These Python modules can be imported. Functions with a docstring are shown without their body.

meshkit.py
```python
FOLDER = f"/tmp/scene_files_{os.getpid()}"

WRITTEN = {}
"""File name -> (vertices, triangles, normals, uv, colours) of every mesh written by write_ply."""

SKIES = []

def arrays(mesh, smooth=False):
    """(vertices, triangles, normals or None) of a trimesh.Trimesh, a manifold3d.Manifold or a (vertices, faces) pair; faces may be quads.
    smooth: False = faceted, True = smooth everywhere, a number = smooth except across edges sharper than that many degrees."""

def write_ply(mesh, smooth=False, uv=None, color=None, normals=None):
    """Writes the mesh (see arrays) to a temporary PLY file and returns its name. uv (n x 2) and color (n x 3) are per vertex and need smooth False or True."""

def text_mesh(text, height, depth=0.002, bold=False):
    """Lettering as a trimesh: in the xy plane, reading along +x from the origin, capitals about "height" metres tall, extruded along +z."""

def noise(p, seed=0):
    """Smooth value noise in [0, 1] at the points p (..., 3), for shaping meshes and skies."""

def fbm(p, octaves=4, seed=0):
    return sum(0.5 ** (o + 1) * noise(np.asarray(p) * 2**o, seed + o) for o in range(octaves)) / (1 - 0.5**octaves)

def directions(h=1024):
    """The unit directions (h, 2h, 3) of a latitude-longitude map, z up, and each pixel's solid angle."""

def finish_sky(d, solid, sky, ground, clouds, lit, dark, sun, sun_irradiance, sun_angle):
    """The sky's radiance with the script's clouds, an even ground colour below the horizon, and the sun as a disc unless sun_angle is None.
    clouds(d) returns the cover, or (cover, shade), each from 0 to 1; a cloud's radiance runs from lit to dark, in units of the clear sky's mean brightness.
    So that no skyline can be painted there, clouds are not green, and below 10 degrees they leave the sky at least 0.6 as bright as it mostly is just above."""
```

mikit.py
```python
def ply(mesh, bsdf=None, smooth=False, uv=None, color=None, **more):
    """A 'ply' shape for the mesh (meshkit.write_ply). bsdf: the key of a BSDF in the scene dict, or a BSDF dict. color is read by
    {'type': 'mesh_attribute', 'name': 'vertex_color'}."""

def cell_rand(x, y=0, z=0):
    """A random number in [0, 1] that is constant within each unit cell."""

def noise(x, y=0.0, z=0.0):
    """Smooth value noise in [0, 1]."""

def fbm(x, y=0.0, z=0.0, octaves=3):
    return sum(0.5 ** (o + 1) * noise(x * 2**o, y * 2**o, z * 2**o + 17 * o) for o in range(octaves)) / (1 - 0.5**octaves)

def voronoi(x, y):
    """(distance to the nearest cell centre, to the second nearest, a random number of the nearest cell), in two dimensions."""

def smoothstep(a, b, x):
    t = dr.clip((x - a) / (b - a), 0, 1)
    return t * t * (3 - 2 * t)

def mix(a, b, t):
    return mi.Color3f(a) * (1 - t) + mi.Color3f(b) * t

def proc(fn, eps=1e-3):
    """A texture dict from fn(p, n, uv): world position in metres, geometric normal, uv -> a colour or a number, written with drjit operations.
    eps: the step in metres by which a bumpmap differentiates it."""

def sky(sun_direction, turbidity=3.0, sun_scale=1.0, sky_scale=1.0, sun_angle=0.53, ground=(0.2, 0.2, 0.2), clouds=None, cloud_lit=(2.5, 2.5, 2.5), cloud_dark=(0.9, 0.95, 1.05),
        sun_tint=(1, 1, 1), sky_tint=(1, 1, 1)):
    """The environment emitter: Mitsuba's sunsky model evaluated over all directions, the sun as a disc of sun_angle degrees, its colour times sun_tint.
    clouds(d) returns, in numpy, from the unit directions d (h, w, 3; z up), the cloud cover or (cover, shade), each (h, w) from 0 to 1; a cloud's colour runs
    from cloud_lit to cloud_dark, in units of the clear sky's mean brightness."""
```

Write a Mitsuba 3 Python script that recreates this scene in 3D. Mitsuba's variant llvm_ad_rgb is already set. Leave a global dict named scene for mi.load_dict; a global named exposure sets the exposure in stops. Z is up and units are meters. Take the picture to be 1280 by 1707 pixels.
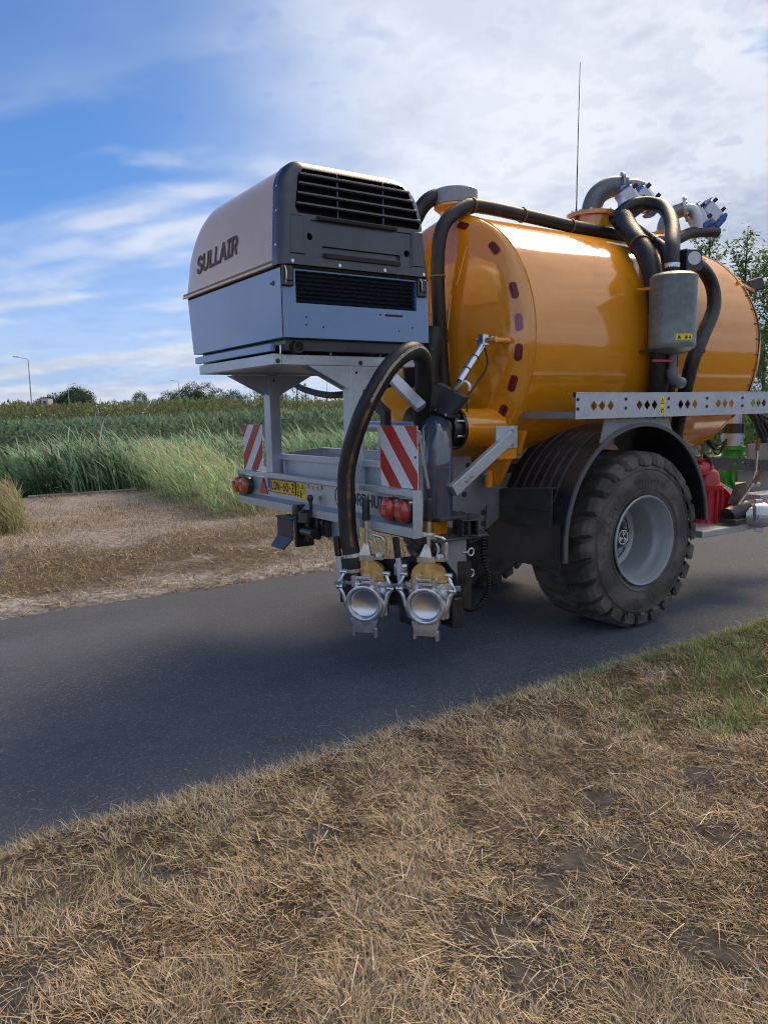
import math, numpy as np, trimesh, drjit as dr, mitsuba as mi, mikit, meshkit
import manifold3d as m3
import shapely.geometry as sg
from shapely import affinity
from mikit import proc, noise, fbm, voronoi, smoothstep, mix, cell_rand

T = mi.ScalarTransform4f
scene, labels = {}, {}

# ------------------------------------------------------------------ camera, sky, exposure
CAM = np.array([4.8401, -2.6922, 1.7114]); YAW, PITCH, ROLL, FPX = -0.9756, -0.1305, -0.0194, 1271.9
_fw = np.array([math.sin(YAW)*math.cos(PITCH), math.cos(YAW)*math.cos(PITCH), math.sin(PITCH)])
_rt = np.array([math.cos(YAW), -math.sin(YAW), 0.0]); _up = np.cross(_rt, _fw)
_u2 = -math.sin(ROLL)*_rt + math.cos(ROLL)*_up
scene['camera'] = {'type': 'perspective', 'fov': math.degrees(2*math.atan(640/FPX)), 'fov_axis': 'x', 'near_clip': 0.05, 'far_clip': 3000.0,
                   'to_world': T().look_at(origin=CAM.tolist(), target=(CAM+_fw).tolist(), up=_u2.tolist())}
exposure = 2.52
SUN = (-0.35, 0.72, 0.88)

def clouds(d):
    """Thin high cloud: a mottled sheet towards the sun's side of the sky, wisps elsewhere, a pale bank low down."""
    z = np.maximum(d[..., 2], 0.0)+0.13
    F = lambda x, y, o, sd: meshkit.fbm(np.stack([x, y, np.zeros_like(x)], -1)+50.0+sd, o, sd)
    st = lambda a, b, x: np.clip((x-a)/(b-a), 0, 1)**2*(3-2*np.clip((x-a)/(b-a), 0, 1))
    px, py = d[..., 0]/z+.35, d[..., 1]/z-.2
    ca, sa = math.cos(0.75), math.sin(0.75)
    q0, q1 = ca*px+sa*py, -sa*px+ca*py
    warp = F(q0*0.9, q1*0.9, 4, 3)-0.5; warp2 = F(q0*0.9+31, q1*0.9, 4, 4)-0.5
    wis = 0.72*F(q0*0.9+1.6*warp, q1*3.6+1.5*warp2, 7, 21)+0.28*F(q0*3+2*warp, q1*9+3*warp2, 5, 22)
    puff = F(px*1.1+1.3*warp, py*1.1+1.3*warp2, 6, 5)
    fine = F(px*5.0+2.4*warp, py*5.0+2.4*warp2, 6, 11)
    vf = F(px*16+3*warp, py*16, 5, 12)
    az = (np.arctan2(d[..., 0], d[..., 1])-YAW+np.pi) % (2*np.pi)-np.pi
    el = np.degrees(np.arcsin(np.clip(d[..., 2], -1, 1)))
    side = 1/(1+np.exp(-(az+0.08+0.5*warp)*12.0))               # the clear patch lies left of the lens axis
    side = np.maximum(side, 0.9/(1+np.exp((az+2.55)*5)))        # and runs on round to the left, behind the camera's shoulder
    tex = 0.34*puff+0.38*fine+0.28*vf
    thick = st(0.30, 0.60, tex+0.20*side-0.06+0.10*np.exp(-((az-0.13)/0.3)**2))*side
    wisp = st(0.42, 0.70, wis)*(0.35+0.65*st(.32, .58, puff))*0.78*(1-0.93*st(12, 24, el)*(1-side))
    low = st(15, 1, el)*(0.50+0.45*st(0.35, 0.62, wis))
    cover = 1-(1-0.97*thick)*(1-wisp)*(1-low)
    grey = st(0.42, 0.62, 0.40*F(px*1.2+warp+2, py*1.2+warp2, 5, 9)+0.36*fine+0.24*vf)
    shade = grey*(0.34+0.40*side)+0.34*st(0.52, 0.36, vf)*side
    shade = shade+0.42*st(0.12, 0.55, az+0.35*warp)*st(32, 12, el)*side
    shade = shade*(1-0.50*np.exp(-((az-0.13)/0.24)**2-((el-21)/13)**2))
    shade = np.clip(shade+0.35*st(10, 1, el)+0.10*(1-side), 0, 1)
    return cover, shade

scene['sky'] = mikit.sky(SUN, turbidity=2.6, sun_scale=0.46, sky_scale=0.53, sun_angle=28, ground=(0.12, 0.11, 0.09), clouds=clouds,
                         cloud_lit=(3.35, 3.45, 3.7), cloud_dark=(1.75, 2.0, 2.55), sun_tint=(1.0, 0.93, 0.84), sky_tint=(0.64, 0.95, 1.36))

# ------------------------------------------------------------------ materials
def two(b): return {'type': 'twosided', 'bsdf': b}
def rgb(*c): return {'type': 'rgb', 'value': list(c)}
def prin(color, rough=0.5, **k): return {'type': 'principled', 'base_color': color if isinstance(color, dict) else rgb(*color), 'roughness': rough, **k}
def M(name, b): scene['m_'+name] = two(b); return 'm_'+name

def c_galv(lo, hi, s=38.0):
    def f(p, n, uv):
        w = fbm(p.x*14, p.y*14, p.z*14, 2)
        r = cell_rand(p.x*s+2.5*w, p.y*s+2.5*w, p.z*s+2.5*w)
        k = fbm(p.x*4, p.y*4, p.z*4, 3)
        st = noise(p.x*30, p.y*30, p.z*2.5)
        return mix(lo, hi, dr.clip(0.22*r+0.75*k+0.10*st-0.03, 0, 1))
    return proc(f)
def c_dirty(base, dirt, sc=6.0, amt=0.5, lo=0.45, hi=0.75):
    def f(p, n, uv):
        return mix(base, dirt, amt*smoothstep(lo, hi, fbm(p.x*sc, p.y*sc, p.z*sc, 4)))
    return proc(f)

M('galv', prin(c_galv((0.40, 0.45, 0.51), (0.60, 0.65, 0.71)), 0.40, metallic=0.7))
M('galv_dull', prin(c_galv((0.20, 0.225, 0.25), (0.34, 0.36, 0.39), 30.0), 0.45, metallic=0.55))
M('galv_dark', prin(c_galv((0.10, 0.115, 0.13), (0.19, 0.21, 0.23), 30.0), 0.45, metallic=0.4))
M('galv_canister', prin(c_galv((0.07, 0.095, 0.10), (0.25, 0.30, 0.305), 26.0), 0.40, metallic=0.4))
M('steel', prin((0.60, 0.62, 0.65), 0.22, metallic=1.0))
M('zinc', prin(c_dirty((0.66, 0.66, 0.62), (0.42, 0.40, 0.33), 22.0, 0.6), 0.28, metallic=0.9))
M('cast', prin(c_dirty((0.70, 0.75, 0.82), (0.48, 0.52, 0.58), 30.0, 0.8, 0.3, 0.7), 0.22, metallic=0.9))
M('mirror_disc', prin((0.66, 0.68, 0.72), 0.24, metallic=1.0))
M('brass', prin(c_dirty((0.66, 0.45, 0.16), (0.36, 0.24, 0.09), 26.0, 0.7), 0.36, metallic=0.6))
scene['m_orange'] = two({'type': 'bumpmap', 'arbitrary': proc(lambda p, n, uv: 0.0009*fbm(p.x*9, p.y*9, p.z*9, 2)+0.00012*noise(p.x*70, p.y*70, p.z*70), 3e-3), 'scale': 1.0, 'bsdf': prin(c_dirty((0.65, 0.250, 0.005), (0.57, 0.212, 0.006), 3.0, 0.6), 0.09, specular=1.0, clearcoat=1.0, clearcoat_gloss=0.98)})
M('anthracite', prin((0.036, 0.050, 0.080), 0.05, specular=1.0, clearcoat=1.0, clearcoat_gloss=0.93))
M('darksteel', prin(c_dirty((0.030, 0.032, 0.036), (0.07, 0.065, 0.06), 9.0, 0.5), 0.45, clearcoat=0.3))
M('cap_plastic', prin(c_dirty((0.011, 0.016, 0.030), (0.026, 0.035, 0.060), 5.0, 0.5), 0.28, specular=0.8, clearcoat=0.7, clearcoat_gloss=0.85))
M('cover_grey', prin((0.055, 0.060, 0.068), 0.45))
M('plastic', prin(c_dirty((0.016, 0.018, 0.022), (0.040, 0.040, 0.045), 5.0, 0.5), 0.27, specular=0.65))
M('fender', prin(c_dirty((0.014, 0.016, 0.022), (0.06, 0.055, 0.05), 4.0, 0.45), 0.33))
M('fender_lip', prin((0.085, 0.095, 0.11), 0.18, specular=0.8, clearcoat=0.6))
M('hose', prin(c_dirty((0.012, 0.012, 0.013), (0.035, 0.033, 0.031), 8.0, 0.6), 0.48))
M('rubber', prin(c_dirty((0.044, 0.043, 0.043), (0.130, 0.118, 0.107), 7.0, 0.8, 0.30, 0.70), 0.72))
M('lettering_rubber', prin((0.075, 0.073, 0.072), 0.65))
M('hose_stripe', prin(c_dirty((0.20, 0.10, 0.035), (0.05, 0.035, 0.025), 16.0, 0.9, 0.35, 0.6), 0.6))
M('hose_print', prin((0.42, 0.36, 0.31), 0.6))
M('rim', prin((0.33, 0.365, 0.395), 0.34, metallic=0.35, clearcoat=0.4))
M('hood', prin(c_dirty((0.66, 0.46, 0.33), (0.60, 0.415, 0.30), 2.0, 0.5), 0.20, specular=0.65, clearcoat=0.7, clearcoat_gloss=0.8))
M('hood_trim', prin((0.20, 0.115, 0.030), 0.45))
M('letter_brown', prin((0.085, 0.050, 0.036), 0.5))
M('body_grey', prin(c_dirty((0.115, 0.225, 0.430), (0.095, 0.190, 0.375), 2.5, 0.7), 0.14, specular=0.8, clearcoat=0.7, clearcoat_gloss=0.9))
M('void', prin((0.006, 0.006, 0.007), 0.8))
M('white_film', prin((0.66, 0.67, 0.69), 0.35))
M('red_film', prin((0.42, 0.028, 0.022), 0.35))
M('red_sticker', prin(proc(lambda p, n, uv: mix((0.085, 0.006, 0.006), (0.19, 0.016, 0.014), cell_rand(p.x*160+p.y*80, p.z*160))), 0.25))
M('violet_sticker', prin((0.28, 0.10, 0.17), 0.3))
M('plate_yellow', prin((0.75, 0.44, 0.02), 0.35))
M('plate_blue', prin((0.02, 0.06, 0.30), 0.4))
M('ink', prin((0.012, 0.012, 0.014), 0.5))
M('decal_blue', prin((0.035, 0.055, 0.10), 0.5))
M('sticker_yellow', prin((0.80, 0.60, 0.01), 0.4))
M('lens_red', prin((0.34, 0.016, 0.010), 0.10, clearcoat=1.0, specular=0.8))
M('lens_amber', prin((0.42, 0.075, 0.012), 0.10, clearcoat=1.0, specular=0.8))
M('lens_orange', prin((0.60, 0.13, 0.012), 0.10, clearcoat=1.0, specular=0.8))
M('red_paint', prin((0.42, 0.016, 0.028), 0.3, clearcoat=0.8))
M('green_paint', prin((0.045, 0.30, 0.030), 0.3, clearcoat=0.8))
M('blue_cap', prin((0.02, 0.12, 0.48), 0.35))
M('alu_box', prin((0.52, 0.58, 0.66), 0.35, metallic=0.3))
M('gauge_glass', prin((0.55, 0.60, 0.62), 0.12, clearcoat=1.0))
M('rusty_cast', prin(c_dirty((0.10, 0.075, 0.050), (0.05, 0.04, 0.03), 20.0, 0.8), 0.5, metallic=0.2))
M('wood', prin((0.20, 0.11, 0.05), 0.6))
M('grey_paint', prin((0.21, 0.20, 0.195), 0.5))
M('concrete', prin(c_dirty((0.28, 0.265, 0.235), (0.14, 0.13, 0.105), 5.0, 0.8), 0.85))
M('pole_grey', prin((0.50, 0.53, 0.56), 0.5, metallic=0.3))
M('stone', prin(c_dirty((0.30, 0.25, 0.20), (0.18, 0.15, 0.12), 40.0, 0.8), 0.85))
M('bark', prin(c_dirty((0.10, 0.08, 0.06), (0.05, 0.04, 0.03), 20.0, 0.8), 0.85))
M('house_white', prin((0.50, 0.51, 0.52), 0.7))
M('window_dark', prin((0.04, 0.05, 0.06), 0.15))
VC = {'type': 'mesh_attribute', 'name': 'vertex_color'}
M('blade', {'type': 'diffuse', 'reflectance': VC})
scene['m_leaf'] = {'type': 'principledthin', 'base_color': VC, 'roughness': 0.55, 'diff_trans': 0.8, 'spec_trans': 0.0}

def asphalt(p, n, uv):
    a, b, r = voronoi(p.x*95, p.y*95)
    a2, b2, r2 = voronoi(p.x*48+3, p.y*48)
    big = fbm(p.x*0.8, p.y*0.8, 0, 4)
    st = fbm(p.x*9, p.y*9, 3, 3)
    tr = dr.exp(-dr.square((p.x+1.35)/0.34))+dr.exp(-dr.square((p.x-0.72)/0.34))
    pat = smoothstep(0.52, 0.60, fbm(p.x*1.7+5, p.y*0.6, 2, 3))
    spk = dr.select(r > 0.86, 1.0, 0.0)*smoothstep(0.42, 0.2, a)
    spk2 = dr.select(r2 > 0.90, 1.0, 0.0)*smoothstep(0.36, 0.16, a2)
    c = mix((0.050, 0.058, 0.074), (0.078, 0.088, 0.110), 0.75*big+0.35*st)*(0.75+0.45*r)
    c = c*(1+0.10*tr*(0.4+st)-0.10*pat)
    c = mix(c, (0.20, 0.20, 0.20), 0.60*spk*r)
    c = mix(c, (0.26, 0.25, 0.235), 0.45*spk2)
    edge = smoothstep(1.25, 1.62, p.x+0.18*(noise(p.x*3, p.y*3)-0.5))+smoothstep(-1.75, -2.3, p.x)
    return mix(c, (0.105, 0.095, 0.082), 0.20*edge*(0.2+0.9*st))
def asphalt_h(p, n, uv):
    a, b, r = voronoi(p.x*95, p.y*95)
    return 0.0035*(smoothstep(0.55, 0.1, a)*(0.4+0.6*r))
scene['m_asphalt'] = {'type': 'bumpmap', 'arbitrary': proc(asphalt_h, 2e-3), 'scale': 1.0,
                      'bsdf': prin(proc(asphalt), 0.75, specular=0.30)}

SOIL = [(3.15, -1.08, .19), (3.03, -.63, .15), (3.14, -.35, .16), (3.25, -.02, .12), (3.60, -.65, .15), (3.33, -1.20, .14), (2.47, -2.45, .16), (3.05, -.80, .14), (2.75, -.15, .14), (2.3, -1.3, .10), (2.2, -1.9, .10), (2.9, .35, .12)]
def ground_c(p, n, uv):
    k = fbm(p.x*1.3, p.y*1.3, 0, 4)
    f = fbm(p.x*17, p.y*17, 0, 3)
    s = fbm(p.x*70+20*k, p.y*22, 0, 2)
    straw = mix((0.034, 0.027, 0.020), (0.13, 0.102, 0.072), dr.clip(0.7*f+0.5*s-0.1, 0, 1))
    soil = mix((0.050, 0.045, 0.041), (0.12, 0.105, 0.092), f)
    c = mix(straw, soil, smoothstep(0.50, 0.68, k)*0.7)
    for a, b, r in SOIL:
        dd = dr.sqrt(dr.square(p.x-a)+dr.square(p.y-b))/(r*(0.45+1.1*fbm(p.x*9, p.y*9, 0, 2)))
        c = mix(c, mix((0.030, 0.028, 0.026), (0.10, 0.090, 0.080), f), smoothstep(1.15, 0.7, dd))
    # trodden sandy strip beyond the road
    sand = mix((0.15, 0.142, 0.138), (0.38, 0.36, 0.34), smoothstep(.25, .8, 0.6*f+0.4*s))
    ks = fbm(p.x*0.9+40, p.y*0.9, 0, 4)
    far = smoothstep(-2.2, -2.5, p.x)
    c = mix(c, sand, far*dr.clip(smoothstep(0.42, 0.62, ks)*0.55+smoothstep(-3.6, -2.6, p.x+1.2*(ks-0.5))*0.5, 0, 1))
    brown = mix((0.14, 0.125, 0.115), (0.30, 0.265, 0.235), 0.6*f+0.4*s)
    c = mix(c, brown, 0.75*smoothstep(-4.5, -7.0, p.x))
    green = mix((0.045, 0.075, 0.022), (0.10, 0.12, 0.045), f)
    return mix(c, green, smoothstep(-13.2, -14.2, p.x))
def ground_h(p, n, uv):
    return 0.02*fbm(p.x*24, p.y*24, 0, 3)
scene['m_ground'] = {'type': 'bumpmap', 'arbitrary': proc(ground_h, 4e-3), 'scale': 1.0, 'bsdf': prin(proc(ground_c), 0.9, specular=0.1)}

# ------------------------------------------------------------------ geometry helpers
def cat(*ms):
    ms = [m for m in (ms[0] if len(ms) == 1 and isinstance(ms[0], list) else ms)]
    return trimesh.util.concatenate(ms) if len(ms) > 1 else ms[0]
def man2tri(m):
    k = m.to_mesh(); return trimesh.Trimesh(np.array(k.vert_properties[:, :3]), np.array(k.tri_verts), process=False)
def tri2man(t):
    return m3.Manifold(m3.Mesh(np.asarray(t.vertices, np.float32), np.asarray(t.faces, np.uint32)))
def hull(pts): return man2tri(m3.Manifold.hull_points(np.asarray(pts, np.float64)))
def box(x0, x1, y0, y1, z0, z1, b=0.004):
    x0, x1 = sorted((x0, x1)); y0, y1 = sorted((y0, y1)); z0, z1 = sorted((z0, z1))
    b = min(b, 0.3*min(x1-x0, y1-y0, z1-z0))
    P = []
    for x, sx in ((x0, 1), (x1, -1)):
        for y, sy in ((y0, 1), (y1, -1)):
            for z, sz in ((z0, 1), (z1, -1)):
                P += [(x+sx*b, y+sy*b, z), (x+sx*b, y, z+sz*b), (x, y+sy*b, z+sz*b)]
    return hull(P)
def bar(a, c, w, h, up=(0, 0, 1), b=0.004):
    """Rectangular bar from a to c; w across, h along 'up'."""
    a, c = np.array(a, float), np.array(c, float); L = np.linalg.norm(c-a); d = (c-a)/L
    s = np.cross(d, up); s /= np.linalg.norm(s); u = np.cross(s, d)
    m = box(0, L, -w/2, w/2, -h/2, h/2, b)
    R = np.eye(4); R[:3, 0] = d; R[:3, 1] = s; R[:3, 2] = u; R[:3, 3] = a
    if np.linalg.det(R[:3, :3]) < 0: R[:3, 1] *= -1
    m.apply_transform(R); return m
def spline(P, n=8):
    P = np.array(P, float)
    if len(P) < 3: return P
    Q = np.vstack([2*P[0]-P[1], P, 2*P[-1]-P[-2]]); out = []
    for i in range(1, len(Q)-2):
        p0, p1, p2, p3 = Q[i-1:i+3]
        for t in np.linspace(0, 1, n, endpoint=False):
            out.append(0.5*(2*p1+(p2-p0)*t+(2*p0-5*p1+4*p2-p3)*t*t+(3*p1-p0-3*p2+p3)*t**3))
    return np.array(out+[P[-1]])
def frames(P, ref=None):
    d = np.gradient(P, axis=0); d /= np.linalg.norm(d, axis=1, keepdims=True)
    r = np.array(ref if ref is not None else ([0, 0, 1] if abs(d[0][2]) < 0.9 else [1, 0, 0]), float)
    N = []
    for k in d:
        r = r-k*(r@k); r /= np.linalg.norm(r); N.append(r)
    N = np.array(N); return d, N, np.cross(d, N)
def tube(P, r, n=14, smooth=True, k=8, ref=None, cap=True):
    P = spline(P, k) if smooth else np.array(P, float)
    d, N, B = frames(P, ref); r = np.broadcast_to(np.asarray(r, float), (len(P),)) if np.ndim(r) == 0 or len(np.atleast_1d(r)) == len(P) else np.interp(np.linspace(0, 1, len(P)), np.linspace(0, 1, len(r)), r)
    t = np.linspace(0, 2*np.pi, n, endpoint=False)
    V = (P[:, None]+r[:, None, None]*(np.cos(t)[None, :, None]*N[:, None]+np.sin(t)[None, :, None]*B[:, None])).reshape(-1, 3)
    F = []
    for i in range(len(P)-1):
        a = i*n+np.arange(n); b = i*n+(np.arange(n)+1) % n
        F += [np.stack([a, b, b+n], 1), np.stack([a, b+n, a+n], 1)]
    F = np.vstack(F)
    if cap:
        c0, c1 = len(V), len(V)+1; V = np.vstack([V, P[0], P[-1]]); i = np.arange(n); j = (i+1) % n; e = (len(P)-1)*n
        F = np.vstack([F, np.stack([j, i, np.full(n, c0)], 1), np.stack([e+i, e+j, np.full(n, c1)], 1)])
    return trimesh.Trimesh(V, F, process=False)
def ribbon_on(P, r, ang, wid, lift=0.0015, k=8, ref=None, t0=0.0, t1=1.0):
    """A strip lying on a tube's surface at the angle ang (degrees)."""
    P = spline(P, k); d, N, B = frames(P, ref); i0, i1 = int(t0*(len(P)-1)), int(t1*(len(P)-1))+1
    rows = []
    for s in np.linspace(-1, 1, 4):
        a = math.radians(ang)+s*wid/2/r; rows.append(P+(r+lift)*(math.cos(a)*N+math.sin(a)*B))
    V = np.stack(rows, 1)[i0:i1]; n = len(V); V = V.reshape(-1, 3); F = []
    for i in range(n-1):
        for j in range(3): a = i*4+j; F += [(a, a+4, a+5), (a, a+5, a+1)]
    return trimesh.Trimesh(V, np.array(F), process=False)
def lathe(prof, o=(0, 0, 0), axis='y', n=48, a0=0.0, a1=2*np.pi):
    """prof: (along, radius) pairs about an axis through o."""
    prof = np.array(prof, float); full = abs(a1-a0-2*np.pi) < 1e-6
    t = np.linspace(a0, a1, n, endpoint=False) if full else np.linspace(a0, a1, n)
    c, s = np.cos(t), np.sin(t)
    A = np.repeat(prof[:, 0][:, None], n, 1); X = prof[:, 1][:, None]*c; Y = prof[:, 1][:, None]*s
    S = {'y': (X, A, Y), 'x': (A, X, Y), 'z': (X, Y, A)}[axis]
    V = np.stack(S, -1).reshape(-1, 3)+np.array(o); F = []
    m = n if full else n-1
    for i in range(len(prof)-1):
        a = i*n+np.arange(m); b = i*n+(np.arange(m)+1) % n
        F += [np.stack([a, b, b+n], 1), np.stack([a, b+n, a+n], 1)]
    t = trimesh.Trimesh(V, np.vstack(F), process=False); t.update_faces(t.area_faces > 1e-12); return t
def cyl(a, c, r, n=20): return tube([a, c], r, n, smooth=False)
def prism(poly, thick, plane='xz', at=0.0):
    """Extrudes a 2-D polygon: plane xz sits at y=at (thickness towards +y), yz at x=at, xy at z=at."""
    p = poly if hasattr(poly, 'geom_type') else sg.Polygon(poly)
    ps = p.geoms if hasattr(p, 'geoms') else [p]
    m = cat([trimesh.creation.extrude_polygon(q, thick, engine='earcut') for q in ps])
    v = m.vertices.copy()
    m.vertices = {'xz': np.stack([v[:, 0], at+v[:, 2], v[:, 1]], 1), 'yz': np.stack([at+v[:, 2], v[:, 0], v[:, 1]], 1), 'xy': np.stack([v[:, 0], v[:, 1], at+v[:, 2]], 1)}[plane]
    if plane == 'xz': m.invert()
    return m
def disc(c, r, axis, thick=0.004, n=24):
    a = np.array(c, float); e = {'x': (1, 0, 0), 'y': (0, 1, 0), 'z': (0, 0, 1)}[axis] if isinstance(axis, str) else np.array(axis, float)/np.linalg.norm(axis)
    return cyl(a, a+np.array(e)*thick, r, n)
def bolt(c, axis, r=0.012, h=0.009):
    e = np.array({'x': (1, 0, 0), '-x': (-1, 0, 0), 'y': (0, 1, 0), '-y': (0, -1, 0), 'z': (0, 0, 1)}[axis] if isinstance(axis, str) else axis, float)
    c = np.array(c, float); return cat(cyl(c, c+e*h*0.35, r*1.35, 14), cyl(c+e*h*0.35, c+e*h, r, 6))
def text(s, h, o, right, up, depth=0.002, bold=True, shear=0.0, sx=1.0):
    m = meshkit.text_mesh(s, h, depth, bold); v = m.vertices.copy(); v[:, 0] = v[:, 0]*sx+shear*v[:, 1]
    r, u = np.array(right, float), np.array(up, float); nn = np.cross(r, u)
    m.vertices = np.array(o)+v[:, :1]*r+v[:, 1:2]*u+v[:, 2:]*nn; return m
def xf(m, R, o): m = m.copy(); v = m.vertices; m.vertices = v @ np.array(R, float)+np.array(o); return m

USED = set()
def num(key):
    k, i = key, 0
    while k in USED: i += 1; k = f'{key}_{i:03d}'
    USED.add(k); return k
def add(key, mesh, mat, smooth=35, **kw):
    key = num(key); scene[key] = mikit.ply(mesh, 'm_'+mat, smooth=smooth, **kw); return key
def thing(name, label, cat_, group=None, kind=None):
    key = num(name); labels[key] = {'label': label, 'category': cat_}
    if group: labels[key]['group'] = group
    if kind: labels[key]['kind'] = kind
    return key
def struct(key, label=None): labels[key] = {'kind': 'structure', **({'label': label, 'category': key.replace('_', ' ')} if label else {})}

rng = np.random.default_rng(7)

# ================================================================== the tanker trailer
X_, Y_, Z_ = (1, 0, 0), (0, 1, 0), (0, 0, 1)
K = thing('tanker_trailer', 'orange tank trailer with galvanised rear frame on wide tyres, parked on the asphalt lane', 'tank trailer')
TZ, TR, TY0, TY1 = 2.225, 0.9764, 1.2294, 4.0
# --- tank
def arc(y0, r0, y1, r1, n, sgn): return [(y0+(y1-y0)*math.sin(t), r1+(r0-r1)*math.cos(t)) for t in np.linspace(0, math.pi/2, n)]
rear = [(1.012, 0.0), (1.018, 0.2), (1.035, 0.42), (1.062, 0.62), (1.088, 0.77)]
kn = [(1.088+0.0, 0.77), (1.108, 0.845), (1.135, 0.905), (1.17, 0.948), (1.205, 0.969), (TY0, TR)]
front = [(TY1, TR), (4.035, 0.972), (4.075, 0.955), (4.115, 0.915), (4.145, 0.84), (4.17, 0.70), (4.20, 0.40), (4.21, 0.0)]
prof = rear+kn[1:]+[(y, TR) for y in np.linspace(TY0+0.3, TY1-0.3, 6)]+front
tank = add(K+'__tank', lathe(prof, (0, 0, TZ), 'y', 160), 'orange', 40)
for y in (TY0, TY1-0.02):
    add(tank+'__seam_ring', lathe([(y-0.008, TR-0.01), (y-0.005, TR+0.005), (y+0.005, TR+0.005), (y+0.008, TR-0.01)], (0, 0, TZ), 'y', 160), 'orange', 40)
# reflector stickers on the rear head: (angle from +x, degrees; material)
def head_y(r):
    pr = np.array(rear+kn[1:]); return np.interp(r, pr[:, 1], pr[:, 0])
for a, m in ((70.0, 'red_sticker'), (44, 'red_sticker'), (20, 'red_sticker'), (5.5, 'violet_sticker'), (-7.5, 'red_sticker'), (-21.5, 'red_sticker'), (-36, 'red_sticker')):
    a = math.radians(a); R0 = 0.905 if m else 0.9; L, W = 0.060, 0.023; g = []
    nu = 14; rows = []
    outl = sg.LineString([(-L+W, 0), (L-W, 0)]).buffer(W)
    tri = trimesh.creation.extrude_polygon(outl, 0.001, engine='earcut').subdivide().subdivide()
    v = tri.vertices; rad = R0+v[:, 1]; th = a+v[:, 0]/R0
    P = np.stack([rad*np.cos(th), head_y(rad)-0.004-0.0*v[:, 2], TZ+rad*np.sin(th)], 1)
    P[:, 1] -= (v[:, 2] > 0.0005)*0.002
    tri.vertices = P; tri.fix_normals()
    k = add(tank+'__reflector', tri, m, False)
# weld bars on the head
for z0, z1, x0, x1 in ((2.63, 2.90, .335, .405), (2.31, 2.57, .255, .285), (1.90, 2.22, .262, .262)):
    r0, r1 = math.hypot(x0, z0-TZ), math.hypot(x1, z1-TZ)
    add(tank+'__weld_bar', bar((x0, head_y(r0)-0.004, z0), (x1, head_y(r1)-0.004, z1), 0.014, 0.012, (0, 1, 0)), 'orange')
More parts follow.
